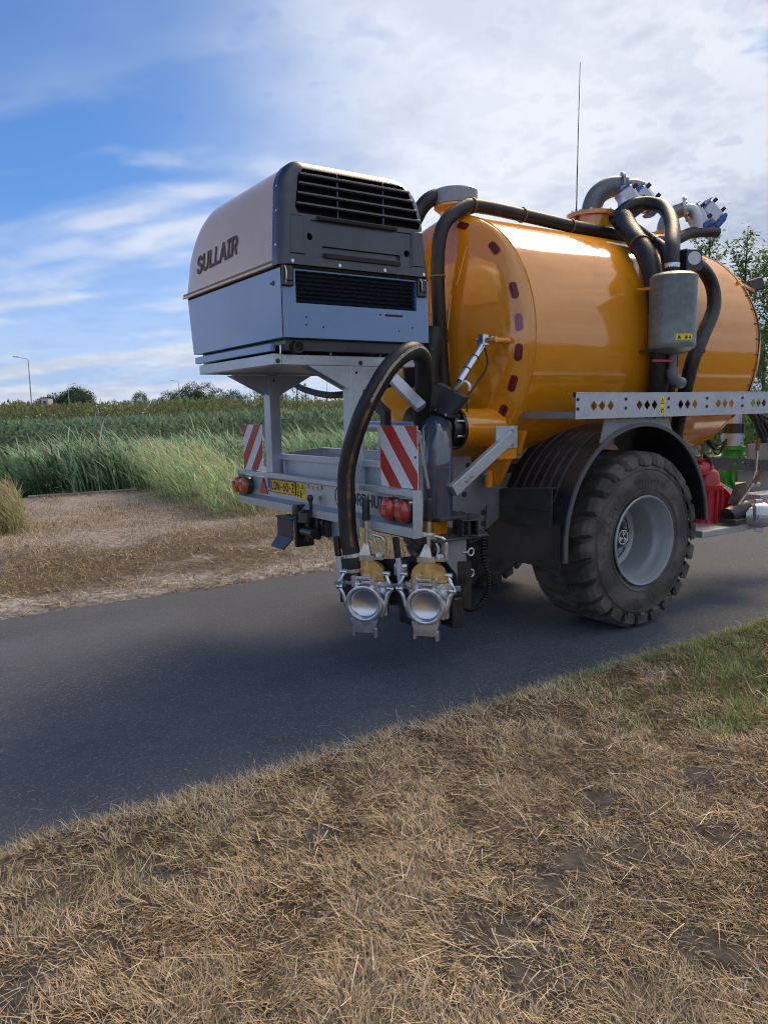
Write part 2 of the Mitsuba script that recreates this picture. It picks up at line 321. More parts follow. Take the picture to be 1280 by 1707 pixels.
# neck and lid at the rear top, manways further forward
def neck(y, r, h0, h1, x=0.0):
    return lathe([(h0, r), (h1-0.035, r), (h1-0.035, r+0.035), (h1, r+0.035), (h1, 0.0)], (x, y, 0), 'z', 40)
add(tank+'__filler_neck', lathe([(3.14, 0.11), (3.25, 0.125), (3.285, 0.17), (3.30, 0.17), (3.30, 0)], (0, 1.32, 0), 'z', 40), 'orange')
nk = add(K+'__overflow_box', lathe([(3.30, 0.165), (3.305, 0.172), (3.41, 0.172), (3.418, 0.166), (3.42, 0)], (0, 1.32, 0), 'z', 40), 'galv_dull')
for y, r, h in ((2.905, 0.19, 3.435), (3.95, 0.15, 3.38)):
    mw = add(tank+'__manway', neck(y, r, 3.12, h), 'orange')
    for t in np.linspace(0, 2*np.pi, 14, endpoint=False):
        add(mw+'__bolt', bolt(((r+0.018)*math.cos(t), y+(r+0.018)*math.sin(t), h), 'z', 0.010, 0.014), 'zinc', False)
# antenna
an = add(K+'__antenna', tube([(0, 2.70, 3.38), (0.004, 2.705, 4.0), (0.012, 2.71, 4.675)], (0.006, 0.004, 0.0025), 8), 'darksteel')
add(an+'__base', lathe([(3.16, 0.02), (3.40, 0.016), (3.46, 0.008), (3.46, 0)], (0, 2.70, 0), 'z', 14), 'darksteel')
# galvanised breather elbows on the manways
el = add(K+'__vent_elbow', tube([(0, 2.90, 3.43), (0, 2.905, 3.50), (0.03, 2.94, 3.60), (0.10, 3.03, 3.665), (0.19, 3.14, 3.665)], 0.088, 24), 'galv_dark')
add(el+'__flange', disc((0.155, 3.10, 3.665), 0.125, (0.09, 0.11, 0), 0.02, 28), 'galv_dull')
add(el+'__outlet', tube([(0.17, 3.12, 3.665), (0.24, 3.20, 3.665), (0.28, 3.25, 3.62), (0.285, 3.26, 3.52)], 0.06, 18), 'galv_dull')
el2 = add(K+'__vent_elbow', tube([(0, 3.95, 3.38), (0, 3.95, 3.44), (0.025, 3.965, 3.52), (0.085, 4.0, 3.575), (0.16, 4.045, 3.60)], 0.07, 22), 'galv_dull')
fl = add(el2+'__flange', disc((0.15, 4.04, 3.598), 0.125, (0.85, 0.5, 0.15), 0.022, 28), 'galv')
fn = np.array((0.85, 0.5, 0.15)); fn /= np.linalg.norm(fn); fa = np.cross(fn, Z_); fa /= np.linalg.norm(fa); fb = np.cross(fa, fn)
for t in np.linspace(0, 2*np.pi, 8, endpoint=False):
    add(el2+'__bolt', bolt(np.array((0.15, 4.04, 3.598))+fn*0.022+0.098*(math.cos(t)*fa+math.sin(t)*fb), fn, 0.011, 0.014), 'zinc', False)
# actuated valves: silver body with blue end caps, tilted
def actuator(o, tilt, yaw):
    o = np.array(o); ct, st_ = math.cos(tilt), math.sin(tilt)
    r = np.array((math.cos(yaw), math.sin(yaw), 0)); a = ct*np.array((-math.sin(yaw), math.cos(yaw), 0))-st_*np.array(Z_)
    u = np.cross(r, a); R = np.stack([r, a, u], 0)
    L = lambda m: xf(m, R*1.3, o)
    k = add(K+'__valve_actuator', L(box(-.05, .05, -.075, .075, -.055, .055, 0.012)), 'alu_box')
    add(k+'__end_cap', L(hull([(x, y, z) for x, z in ((-.055, -.058), (.055, -.058), (.055, .058), (-.055, .058)) for y in (.078, .10)]+[(x, .125, z) for x, z in ((-.03, -.035), (.03, -.035), (.03, .03), (-.03, .03))])), 'blue_cap', False)
    add(k+'__end_plate', L(box(-.056, .056, -.083, -.077, -.06, .06)), 'blue_cap')
    add(k+'__end_plate', L(box(-.056, .056, .077, .083, -.06, .06)), 'blue_cap')
    add(k+'__pilot_valve', L(cat(box(-.02, .02, -.03, .03, .056, .072, .004), cyl((0, -.045, .066), (0, -.03, .066), .015, 12))), 'alu_box')
    for s in (-.045, .05): add(k+'__port', L(cyl((.03, s, .05), (.045, s, .085), .014, 12)), 'darksteel')
    return k
def valve_body(P, r): return add(K+'__valve_pipe', tube(P, r, 16), 'galv')
valve_body([(0.30, 2.985, 3.60), (0.30, 2.965, 3.57), (0.30, 2.945, 3.50), (0.32, 2.94, 3.40), (0.34, 2.93, 3.30)], 0.042)
actuator((0.31, 3.01, 3.51), 0.95, -0.55); actuator((0.31, 3.22, 3.535), 0.75, -0.50)
valve_body([(0.17, 4.06, 3.60), (0.22, 4.09, 3.58), (0.25, 4.11, 3.50), (0.25, 4.12, 3.40)], 0.045)
actuator((0.16, 4.22, 3.54), 0.95, -0.5); actuator((0.16, 4.45, 3.61), 0.75, -0.45)
# black hoses over the tank
H1 = [(0.27, .985, 1.75), (0.25, .975, 2.0), (.25, .945, 2.444), (.25, .94, 2.834), (.25, 1.0, 3.075), (.25, 1.19, 3.222), (.25, 1.354, 3.252), (.25, 1.795, 3.244), (.25, 2.348, 3.224), (.25, 2.80, 3.22), (.25, 3.3, 3.215), (.25, 3.75, 3.26), (.24, 4.05, 3.36), (.235, 4.45, 3.41)]
hz = add(K+'__ridge_hose', tube(H1, 0.052, 18), 'hose')
Hs = spline(H1, 8); Hd = np.gradient(Hs, axis=0); Hd /= np.linalg.norm(Hd, axis=1, keepdims=True)
def clamp(P, D, r, m='hood_trim', w=0.012, key=hz):
    return add(key+'__clamp', cyl(P-D*w/2, P+D*w/2, r, 20), m)
for tgt in ((.25, .955, 2.70), (.25, 1.27, 3.24), (.25, 1.78, 3.244), (.25, 2.33, 3.224), (.25, 3.4, 3.22)):
    i = np.argmin(np.linalg.norm(Hs-np.array(tgt), axis=1)); clamp(Hs[i], Hd[i], 0.060)
hb = add(K+'__overflow_hose', tube([(-.08, 1.31, 3.36), (-.06, 1.20, 3.375), (-.08, 1.10, 3.33), (-.12, 1.03, 3.22), (-.14, .98, 3.05), (-.14, .95, 2.4), (-.12, .95, 1.9)], 0.060, 16), 'hose')
V1h = [(.33, 2.86, 3.30), (.40, 2.84, 3.31), (.52, 2.76, 3.20), (.72, 2.62, 3.04), (.87, 2.55, 2.88), (.985, 2.50, 2.66), (1.05, 2.48, 2.40), (1.065, 2.48, 2.15), (1.05, 2.50, 1.95), (1.01, 2.52, 1.80), (.93, 2.56, 1.6)]
h2 = add(K+'__filter_hose', tube(V1h, 0.078, 20), 'hose')
Q = spline(V1h, 8); Qd = np.gradient(Q, axis=0); Qd /= np.linalg.norm(Qd, axis=1, keepdims=True); clamp(Q[26], Qd[26], 0.087, key=h2)
h3 = add(K+'__filter_hose', tube([(.33, 2.90, 3.33), (.42, 2.96, 3.24), (.60, 2.98, 3.10), (.80, 2.86, 2.98), (.93, 2.74, 2.80), (1.03, 2.66, 2.55), (1.07, 2.62, 2.2), (1.03, 2.66, 1.9), (.95, 2.68, 1.6)], 0.048, 16), 'hose')
Q = spline([(.33, 2.90, 3.33), (.42, 2.96, 3.24), (.60, 2.98, 3.10), (.80, 2.86, 2.98)], 8); Qd = np.gradient(Q, axis=0); Qd /= np.linalg.norm(Qd, axis=1, keepdims=True); clamp(Q[17], Qd[17], 0.056, 'steel', key=h3)
add(K+'__filter_hose', tube([(.33, 2.80, 3.30), (.38, 2.93, 3.42), (.46, 3.06, 3.45), (.64, 3.06, 3.37), (.88, 2.84, 3.16), (1.06, 2.60, 2.95), (1.12, 2.52, 2.80), (1.125, 2.515, 2.72)], 0.058, 18), 'hose')
h4 = add(K+'__filter_hose', tube([(1.12, 2.66, 2.82), (1.06, 2.86, 2.84), (1.02, 3.08, 2.80), (1.03, 3.19, 2.68), (1.06, 3.17, 2.5), (1.10, 2.98, 2.28), (1.11, 2.84, 2.08), (1.05, 2.84, 1.85), (.92, 2.95, 1.6), (.80, 3.10, 1.42), (.70, 3.38, 1.30)], 0.055, 18), 'hose')
clamp(np.array((1.105, 2.90, 2.16)), np.array((.1, -.5, -.85))/.99, 0.062, 'hood_trim', 0.01, h4)
# filter canister
CX, CY = 1.17, 2.475
cn = add(K+'__filter_canister', lathe([(2.10, 0), (2.105, .06), (2.125, .13), (2.15, .166), (2.175, .174), (2.19, .172), (2.655, .172), (2.668, .175), (2.68, .174), (2.70, .15), (2.715, .09), (2.72, 0)], (CX, CY, 0), 'z', 48), 'galv_canister')
add(cn+'__hose_socket', lathe([(2.70, .05), (2.775, .05), (2.775, 0)], (1.125, 2.515, 0), 'z', 20), 'plastic')
add(cn+'__hose_clip', lathe([(2.755, .06), (2.775, .062), (2.79, .06)], (1.125, 2.515, 0), 'z', 20), 'steel')
gg = add(cn+'__pressure_gauge', box(1.10, 1.19, 2.60, 2.66, 2.74, 2.90, .008), 'plastic')
def plate_at(o, right, up, w, h, t, mat, key): # small flat panel
    o = np.array(o, float); r = np.array(right, float); r /= np.linalg.norm(r); u = np.array(up, float); u /= np.linalg.norm(u); n = np.cross(r, u)
    m = box(-w/2, w/2, -h/2, h/2, 0, t, min(t*.3, .002)); return add(key, xf(m, np.stack([r, u, n], 0), o), mat, False)
r_ = np.array((0.55, 0.83, 0)); 
gk = plate_at((1.20, 2.66, 2.815), r_, Z_, .12, .15, .03, 'plastic', cn+'__gauge_case')
gn = np.cross(r_/np.linalg.norm(r_), Z_)
add(cn+'__gauge_face', disc(np.array((1.20, 2.66, 2.825))+gn*.030, .05, gn, .004, 24), 'gauge_glass')
add(cn+'__gauge_nipple', cyl((1.19, 2.62, 2.70), (1.19, 2.62, 2.75), .016, 12), 'brass')
add(cn+'__drain_tap', cat(tube([(1.17, 2.49, 2.12), (1.17, 2.49, 1.99)], .030, 14, False), tube([(1.17, 2.49, 2.0), (1.175, 2.495, 1.94), (1.19, 2.53, 1.90), (1.19, 2.58, 1.89)], .045, 14)), 'galv_dark')
add(cn+'__tap_lever', bar((1.20, 2.45, 2.055), (1.16, 2.26, 2.055), .022, .02), 'red_paint')
for z, zz in ((2.60, 2.66), (2.135, 2.11)):
    add(cn+'__bracket_arm', bar((.93, 2.36, z+.01), (1.10, 2.36, z), .03, .02), 'orange' if z > 2.3 else 'darksteel')
for j, (a, w_) in enumerate(((.50, .11), (.86, .05))):
    ang = np.linspace(-w_/2/.174, w_/2/.174, 6); base = math.atan2(-2.69-CY, 4.84-CX)+a-.05
    V = [(CX+.1735*math.cos(base+t), CY+.1735*math.sin(base+t), z) for z in (2.20, 2.245) for t in ang]
    F = [(i, i+1, i+7) for i in range(5)]+[(i, i+7, i+6) for i in range(5)]
    lb = add(cn+'__warning_label', trimesh.Trimesh(V, F, process=False), 'sticker_yellow', False)
    for q in ((.25, .75) if j == 0 else (.5,)):
        t = ang[0]+q*(ang[-1]-ang[0]); d = np.array((math.cos(base+t), math.sin(base+t), 0)); tg = np.array((-d[1], d[0], 0))
        c = np.array((CX, CY, 2.222))+d*.1745
        V = [c-tg*.014-np.array(Z_)*.013, c+tg*.014-np.array(Z_)*.013, c+np.array(Z_)*.015]
        add(lb+'__pictogram', trimesh.Trimesh(V, [(0, 1, 2)], process=False), 'ink', False)
# --- side rail
RX = 1.27
shape = sg.box(1.305, 1.637, 6.4, 1.812)
for y in (1.486, 1.571, 1.662, 1.977, 2.065, 2.151, 2.466, 2.553, 2.645, 2.955, 3.045, 3.137, 3.451, 3.534, 3.616, 3.95, 4.04, 4.13, 4.45, 4.54, 4.63):
    shape = shape.difference(sg.Polygon([(y-.036, 1.725), (y, 1.688), (y+.036, 1.725), (y, 1.762)]))
rl = add(K+'__side_rail', cat(prism(shape, .005, 'yz', RX-.005), box(RX-.075, RX-.005, 1.305, 6.4, 1.806, 1.812, .001), box(RX-.02, RX+.004, 1.303, 6.4, 1.8125, 1.818, .001)), 'galv', False)
for y in (1.325, 1.823, 2.315, 2.802, 3.293, 3.80):
    for z in (1.77, 1.706): add(rl+'__bolt', bolt((RX, y, z), 'x', .009, .008), 'darksteel', False)
add(rl+'__end_plug', box(RX-.018, RX+.003, 1.296, 1.303, 1.785, 1.818, .001), 'void', False)
stk = add(rl+'__warning_sticker', box(RX, RX+.0015, 2.212, 2.268, 1.655, 1.785, .0004), 'sticker_yellow', False)
def tri_ring(c, s, x):
    o = sg.Polygon([(c[0]-s, c[1]-s*.75), (c[0]+s, c[1]-s*.75), (c[0], c[1]+s)]); return prism(o.difference(o.buffer(-s*.17)), .0008, 'yz', x)
add(stk+'__warning_triangle', cat(tri_ring((2.24, 1.748), .023, RX+.0016), prism(sg.box(2.2385, 1.737, 2.2415, 1.757), .0008, 'yz', RX+.0016)), 'ink', False)
add(stk+'__pictogram', cat(prism(sg.Point(2.24, 1.685).buffer(.019).difference(sg.Point(2.24, 1.685).buffer(.0155)), .0008, 'yz', RX+.0016), prism(sg.LineString([(2.232, 1.677), (2.24, 1.69), (2.249, 1.692)]).buffer(.0035), .0008, 'yz', RX+.0016)), 'ink', False)
for y in (1.32, 2.45, 3.6): add(K+'__rail_bracket', bar((.78, y-.06, 1.668), (RX-.006, y+.01, 1.664), .006 if y < 2 else .05, .045, (0, 0, 1), .001), 'galv_dull', False)
# --- wheels
R, WY, XO = .69, 2.2155, 1.1766
def wheel(sx):
    k = num(K+'__wheel')
    W0, W1 = XO-.60, XO-.015
    pf = [(W1-.02, .345), (W1+.002, .375), (W1+.012, .43), (W1+.012, .50), (W1-.002, .565), (W1-.03, .61), (W1-.07, .640), (W1-.13, .652), ((W0+W1)/2, .658), (W0+.12, .652), (W0+.06, .640), (W0+.02, .61), (W0-.01, .55), (W0-.012, .46), (W0, .39), (W0+.02, .345)]
    tm = lathe([(a, r) for a, r in pf], (0, 0, 0), 'x', 96)
    lugs = []
    for side in (0, 1):
        for i in range(24):
            t0 = 2*np.pi*(i+.5*side)/24; c = []
            xs = (W1+.004, (W0+W1)/2-.03) if side == 0 else (W0+.005, (W0+W1)/2+.03)
            pts = []
            for f, (rb, rt), hw in ((0, (.590, .655), .062), (.12, (.63, .684), .060), (.5, (.645, .690), .046), (1, (.645, .688), .036)):
                x = xs[0]+f*(xs[1]-xs[0]); th = t0+f*.20
                for s_ in (-1, 1):
                    hb, ht = hw+.014, hw-.006
                    pts.append((x, (rb)*math.cos(th+s_*hb/.68), rb*math.sin(th+s_*hb/.68))); pts.append((x, rt*math.cos(th+s_*ht/.68), rt*math.sin(th+s_*ht/.68)))
            # chain of hulls for the bent lug
            n = 4
            for a in range(3): lugs.append(hull(pts[a*n:(a+2)*n]))
            # shoulder block running down the sidewall
            sx0 = xs[0]+(.010 if side == 0 else -.012)
            lugs.append(hull([(x, r*math.cos(t0+s_*w/.64), r*math.sin(t0+s_*w/.64)) for s_ in (-1, 1) for x, r, w in ((sx0-(.02 if side == 0 else -.02), .57, .03), (sx0, .585, .034), (xs[0], .652, .055), (xs[0]-(.05 if side == 0 else -.05), .66, .055), (xs[0]-(.05 if side == 0 else -.05), .58, .03))]))
    def place(m, mir=sx < 0):
        v = m.vertices.copy()
        if mir: v[:, 0] *= -1
        m.vertices = v+np.array((0, WY, R)); 
        if mir: m.invert()
        return m
    ty = add(k+'__tyre', place(tm), 'rubber', 50)
    add(ty+'__tread_lugs', place(cat(lugs)), 'rubber', False); labels[ty+'__tread_lugs'] = {'kind': 'stuff'}
    add(ty+'__sidewall_ring', place(lathe([(W1+.013, .392), (W1+.017, .396), (W1+.013, .40)], axis='x', n=96)), 'lettering_rubber')
    add(ty+'__sidewall_ring', place(lathe([(W1+.004, .548), (W1+.009, .552), (W1+.001, .558)], axis='x', n=96)), 'lettering_rubber')
    rp = [(W1-.01, .346), (W1+.006, .352), (W1+.014, .346), (W1+.012, .336), (W1-.004, .330), (W1-.03, .322), (W1-.06, .312), (W1-.10, .306), (W1-.115, .29), (W1-.15, .282), (W1-.30, .272), (W1-.315, .258), (W1-.325, .215), (W1-.32, .19), (W1-.30, .175), (W1-.30, .10), (W1-.30, 0)]
    rm = add(k+'__rim', place(lathe(rp, axis='x', n=80)), 'rim', 40)
    add(rm+'__back', place(lathe([(W0+.02, .345), (W0+.06, .31), (W1-.30, .28)], axis='x', n=60)), 'rim', 40)
    hb = add(k+'__hub', place(lathe([(W1-.30, .105), (W1-.255, .10), (W1-.245, .082), (W1-.215, .075), (W1-.20, .066), (W1-.20, 0)], axis='x', n=40)), 'darksteel', 35)
    if sx > 0:
        for t in np.linspace(0, 2*np.pi, 10, endpoint=False):
            add(k+'__wheel_nut', place(bolt((W1-.30, .145*math.cos(t), .145*math.sin(t)), 'x', .016, .03)), 'galv_dull', False)
        e = [prism(sg.Point(0, 0).buffer(.058).difference(sg.Point(0, 0).buffer(.050)), .002, 'yz', W1-.199)]
        for t in (90, 210, 330):
            a = math.radians(t); c, s_ = math.cos(a), math.sin(a)
            e.append(prism(affinity.rotate(sg.Polygon([(.008, -.006), (.045, -.006), (.045, .006), (.008, .006)]).union(sg.Polygon([(.022, -.024), (.034, -.024), (.034, .0), (.022, .0)])), t, origin=(0, 0)), .002, 'yz', W1-.199))
        add(k+'__hub_emblem', place(cat(e)), 'white_film', False)
        def ring_text(sx_, r, a0, step, h):
            out = []
            for i, ch in enumerate(sx_):
                if ch == ' ': continue
                a = math.radians(a0-i*step); c, s_ = math.cos(a), math.sin(a)
                m = meshkit.text_mesh(ch, h, .003, True); v = m.vertices; w = v[:, 0].max()
                up = np.array((0, c, s_)); ri = np.array((0, s_, -c))
                m.vertices = np.array((W1+.0125, r*c, r*s_))+(v[:, :1]-w/2)*ri+v[:, 1:2]*up+v[:, 2:]*np.array(X_); out.append(m)
            return cat(out)
        add(ty+'__lettering', place(ring_text('ALLIANCE', .430, 196, 9.5, .062)), 'lettering_rubber', False)
        add(ty+'__small_lettering', place(cat(ring_text('RADIAL', .455, 285, 6, .03), ring_text('TUBELESS', .455, 105, 4.5, .03))), 'lettering_rubber', False)
    add(k+'__brake_drum', place(lathe([(W0-.12, .0), (W0-.12, .20), (W0+.10, .21), (W1-.31, .21)], axis='x', n=40)), 'darksteel', 35)
wheel(1); wheel(-1)
add(K+'__axle', box(-.62, .62, WY-.06, WY+.06, R-.06, R+.06, .012), 'darksteel')
# --- fender on the near side (and its twin)
def fender(sx):
    cy, cz, r = 2.115, .757, .832; t = np.linspace(math.radians(2), math.radians(178), 44)
    outer = [(cy+r*math.cos(a), cz+r*math.sin(a)) for a in t]; inner = [(cy+(r-.012)*math.cos(a), cz+(r-.012)*math.sin(a)) for a in t[::-1]]
    outer += [(cy-r-.0, cz-.11)]; inner = [(cy-r+.012, cz-.11)]+inner
    S = lambda m: m if sx > 0 else trimesh.Trimesh(m.vertices*np.array((-1, 1, 1)), m.faces[:, ::-1], process=False)
    k = add(K+'__fender', S(prism(sg.Polygon(outer+inner), .68, 'yz', .53)), 'fender', 30)
    lip = sg.Polygon([(cy+(r+.008)*math.cos(a), cz+(r+.008)*math.sin(a)) for a in t]+[(cy-r-.008, cz-.12), (cy-r+.02, cz-.12)]+[(cy+(r-.02)*math.cos(a), cz+(r-.02)*math.sin(a)) for a in t[::-1]])
    add(k+'__edge_lip', S(prism(lip, .016, 'yz', 1.203)), 'fender_lip', 30)
    for i in range(6):
        x = .62+.085*i; a = np.linspace(math.radians(112), math.radians(160), 14)
        add(k+'__rib', S(tube([(x, cy+(r+.001)*math.cos(q), cz+(r+.001)*math.sin(q)) for q in a], .011, 8, False)), 'fender')
    sc_ = sg.Polygon([(1.64, 1.46), (1.70, 1.655), (2.40, 1.655), (2.52, 1.46)]).difference(sg.Point(cy, cz).buffer(r-.004, 64))
    for i in range(7): sc_ = sc_.difference(sg.Point(1.76+.10*i, 1.652).buffer(.028))
    add(k+'__scalloped_plate', S(prism(sc_, .006, 'yz', 1.19)), 'galv_dull', False)
    add(k+'__mudflap', S(box(.42, 1.17, 1.272, 1.280, .58, .90, .002)), 'fender', False)
    return k
fender(1); fender(-1)
pl = add(K+'__fender_bracket', cat(prism([(.17, 1.075), (1.10, 1.15), (1.10, .875), (.62, .872), (.17, .885)], .010, 'xz', 1.262), hull([(.17, 1.262, 1.075), (1.10, 1.262, 1.15), (.17, 1.34, 1.08), (1.10, 1.34, 1.155), (.17, 1.262, 1.083), (1.10, 1.262, 1.158), (.17, 1.34, 1.088), (1.10, 1.34, 1.163)]), box(.17, 1.10, 1.252, 1.262, .995, 1.005, .002)), 'darksteel', False)
# --- chassis
ch = num(K+'__chassis'); 
for s in (-1, 1): add(ch+'__side_member', box(s*.47, s*.55, .15, 3.7, .90, 1.12, .006), 'galv_dull', False)
for y in (.8, 2.9, 3.55): add(ch+'__cross_member', box(-.47, .47, y-.05, y+.05, .92, 1.08, .006), 'galv_dull', False)
sp = add(ch+'__side_plate', prism(sg.Polygon([(.80, 1.38), (.98, 1.38), (1.0, 1.27), (1.27, 1.22), (1.27, .90), (1.10, .80), (.62, .80), (.62, .92), (.80, .96)]), .012, 'yz', .551), 'galv_dull', False)
for y, z in ((1.10, .95), (1.10, .865), (.92, 1.16), (.92, 1.10), (.955, 1.31)): add(sp+'__bolt', bolt((.563, y, z), 'x', .016, .01), 'darksteel', False)
# saddle carrying the tank, with its strut to the rear beam
sd = sg.Polygon([(-.92, 1.56), (-.86, 1.40), (-.55, 1.30), (-.5, 1.14), (.5, 1.14), (.55, 1.30), (.86, 1.40), (.92, 1.56)]).difference(sg.Point(0, TZ).buffer(TR+.002, 96))
ok = add(K+'__tank_saddle', prism(sd, .04, 'xz', 1.16), 'orange', False)
add(ok+'__foot', hull([(.60, 1.10, 1.40), (.86, 1.10, 1.42), (.60, 1.155, 1.40), (.86, 1.155, 1.42), (.60, 1.11, 1.17), (.70, 1.11, 1.17), (.60, 1.155, 1.17), (.70, 1.155, 1.17)]), 'orange', False)
add(ok+'__shackle', cyl((.655, 1.075, 1.15), (.655, 1.075, 1.27), .030, 16), 'orange'); add(ok+'__bolt', bolt((.655, 1.044, 1.25), '-y', .016, .012), 'steel', False)
gp = add(K+'__strut_plate', box(.945, .957, .87, 1.07, 1.445, 1.60, .002), 'galv', False)
add(K+'__strut_block', box(.90, .944, .90, 1.075, 1.37, 1.50, .003), 'orange', False)
for z in (1.575, 1.525, 1.475): add(gp+'__bolt', bolt((.957, 1.03, z), 'x', .014, .012), 'steel', False)
ds = add(K+'__diagonal_strut', bar((.985, .46, 1.19), (.975, 1.0, 1.535), .05, .082, (0, 0, 1), .004), 'galv', False)
for s in (.12, .2): add(ds+'__bolt', bolt((1.01, .46+.54*s+.04, 1.19+.345*s+.02), 'x', .010, .008), 'steel', False)
# --- rear beam
def fit_text(s_, h, x0, x1, z, y=-.001):
    m = meshkit.text_mesh(s_, h, .0012, True); v = m.vertices.copy(); v[:, 0] = (v[:, 0]-v[:, 0].min())*(x1-x0)/np.ptp(v[:, 0])
    m.vertices = np.stack([x0+v[:, 0], y-v[:, 2], z+v[:, 1]], 1); return m
W, B0, B1 = 1.2565, .967, 1.2446
rb = add(K+'__rear_beam', cat(box(-W, W, 0, .012, 1.03, 1.2, .001), prism([(-.052, B1-.012), (-.052, B1-.03), (-.06, B1-.03), (-.06, B1), (.004, B1), (.004, B1-.012)], 2*W, 'yz', -W),
     prism([(0, 1.05), (-.058, 1.025), (-.058, .967), (-.048, .967), (-.048, 1.018), (0, 1.038)], 2*W, 'yz', -W), box(-W, W, .012, .09, .967, .979, .001)), 'galv', False)
for s in (-1, 1): add(rb+'__end_plate', prism([(-.062, .965), (-.062, B1+.001), (.002, B1+.001), (.002, .965)], .006, 'yz', W if s > 0 else -W-.006), 'galv', False)
for x, z in ((-.13, 1.175), (.07, 1.18), (-.13, 1.10), (.07, 1.11), (-.06, 1.17), (.01, 1.17), (.035, 1.10), (.05, 1.075), (.30, 1.17), (.30, 1.10)):
    add(rb+'__rivet', bolt((x, 0, z), '-y', .010 if z in (1.17, 1.075) else .013, .010), 'zinc', False)
lp = add(rb+'__licence_plate', box(-.748, -.328, -.006, 0, 1.095, 1.192, .002), 'plate_yellow', False)
add(lp+'__frame', cat(box(-.753, -.323, -.0075, 0, 1.191, 1.196, .0008), box(-.753, -.323, -.0075, 0, 1.091, 1.096, .0008), box(-.328, -.323, -.0075, 0, 1.091, 1.196, .0008)), 'plastic', False)
add(lp+'__blue_band', box(-.798, -.749, -.007, 0, 1.093, 1.194, .001), 'plate_blue', False)
add(lp+'__characters', fit_text('LDN-60-Z', .064, -.732, -.342, 1.112, -.0065), 'ink', False)
add(lp+'__country_letters', text('NL', .018, (-.785, -.0075, 1.105), (1, 0, 0), (0, 0, 1), .001, True), 'white_film', False)
ws = add(rb+'__warning_sticker', box(-.314, -.175, -.003, 0, 1.073, 1.198, .001), 'sticker_yellow', False)
def P2(poly, y=-.004): return prism(poly, .001, 'xz', y)
pic = []
for cx in (-.28, -.212):
    o = sg.Polygon([(cx-.026, 1.150), (cx+.026, 1.150), (cx, 1.190)]); pic += [P2(o.difference(o.buffer(-.005))), P2(sg.box(cx-.002, 1.156, cx+.002, 1.172))]
pic += [P2(sg.LineString([(-.30, 1.138), (-.19, 1.138)]).buffer(.0015)), P2(sg.Point(-.285, 1.122).buffer(.009)), P2(sg.LineString([(-.285, 1.11), (-.285, 1.088)]).buffer(.006)), P2(sg.LineString([(-.30, 1.10), (-.268, 1.095)]).buffer(.004)), P2(sg.LineString([(-.245, 1.128), (-.245, 1.085)]).buffer(.007)), P2(sg.LineString([(-.222, 1.125), (-.222, 1.085)]).buffer(.004)), P2(sg.LineString([(-.205, 1.11), (-.188, 1.13)]).buffer(.004))]
add(ws+'__pictogram', cat(pic), 'ink', False)
add(rb+'__lettering', fit_text('ORDHUIS', .078, .470, .915, 1.098), 'decal_blue', False)
add(rb+'__lettering_roundel', P2(sg.Point(.33, 1.135).buffer(.075).difference(sg.Point(.33, 1.135).buffer(.062)), -.002), 'decal_blue', False)
# warning boards
def board(x0, x1, slope):
    z0, z1 = 1.248, 1.626
    k = add(K+'__warning_board', box(x0, x1, .010, .016, z0, z1, .001), 'white_film', False)
    fr = sg.box(x0, z0, x1, z1); w = .125; g = []
    for i in range(-4, 5):
        c = (x0+.351 if slope < 0 else x0-.107)+i*.25
        q = sg.Polygon([(c, z0), (c+w, z0), (c+w+slope*.378, z1), (c+slope*.378, z1)]).intersection(fr)
        if not q.is_empty and q.area > 1e-5: g.append(q)
    for q in g: add(k+'__red_stripe', prism(q, .0015, 'xz', .0085), 'red_film', False)
    for x in (x0+.02, x1-.02): add(k+'__screw', bolt((x, .0095, 1.44), '-y', .006, .004), 'darksteel', False)
    return k
k = board(-1.288, -.906, .90); labels[k] = {'label': 'left warning board with red and white diagonal stripes'}
k = board(.824, 1.214, -.90); labels[k] = {'label': 'right warning board with red and white diagonal stripes'}
for x0, x1 in ((-1.288, -.906), (.824, 1.214)): add(K+'__board_bracket', cat(box(x0+.16, x0+.20, .017, .03, 1.2, 1.6, .002), bar((x1, .02, 1.60), (x1-.0, .09, 1.25), .02, .006, (1, 0, 0), .001)), 'galv_dull', False)
# lamps: two on each side, with a triangle reflector
def lamp(x, mat):
    k = add(K+'__tail_lamp', lathe([(0, .070), (-.045, .074), (-.055, .068), (-.056, 0)], (x, -.004, 1.118), 'y', 28), 'plastic')
    add(k+'__lens', lathe([(-.052, .069), (-.068, .068), (-.086, .056), (-.094, .030), (-.096, 0)], (x, -.004, 1.118), 'y', 28), 'lens_red' if mat == 'r' else 'lens_amber')
    add(k+'__bulb_window', prism(sg.box(x-.030, 1.088, x+.030, 1.118), .004, 'xz', -.1005), 'lens_amber', False)
    add(k+'__bulb_window', prism(sg.box(x-.030, 1.122, x+.030, 1.148), .004, 'xz', -.1005), 'lens_red', False)
    return k
for x, m in ((-1.285, 'o'), (-1.145, 'o'), (1.0, 'r'), (1.152, 'r')): lamp(x, m)
for x in (-.885, .975):
    add(rb+'__triangle_reflector', prism([(x-.075, 1.065), (x+.075, 1.065), (x, 1.195)], .008, 'xz', -.009), 'lens_red', False)
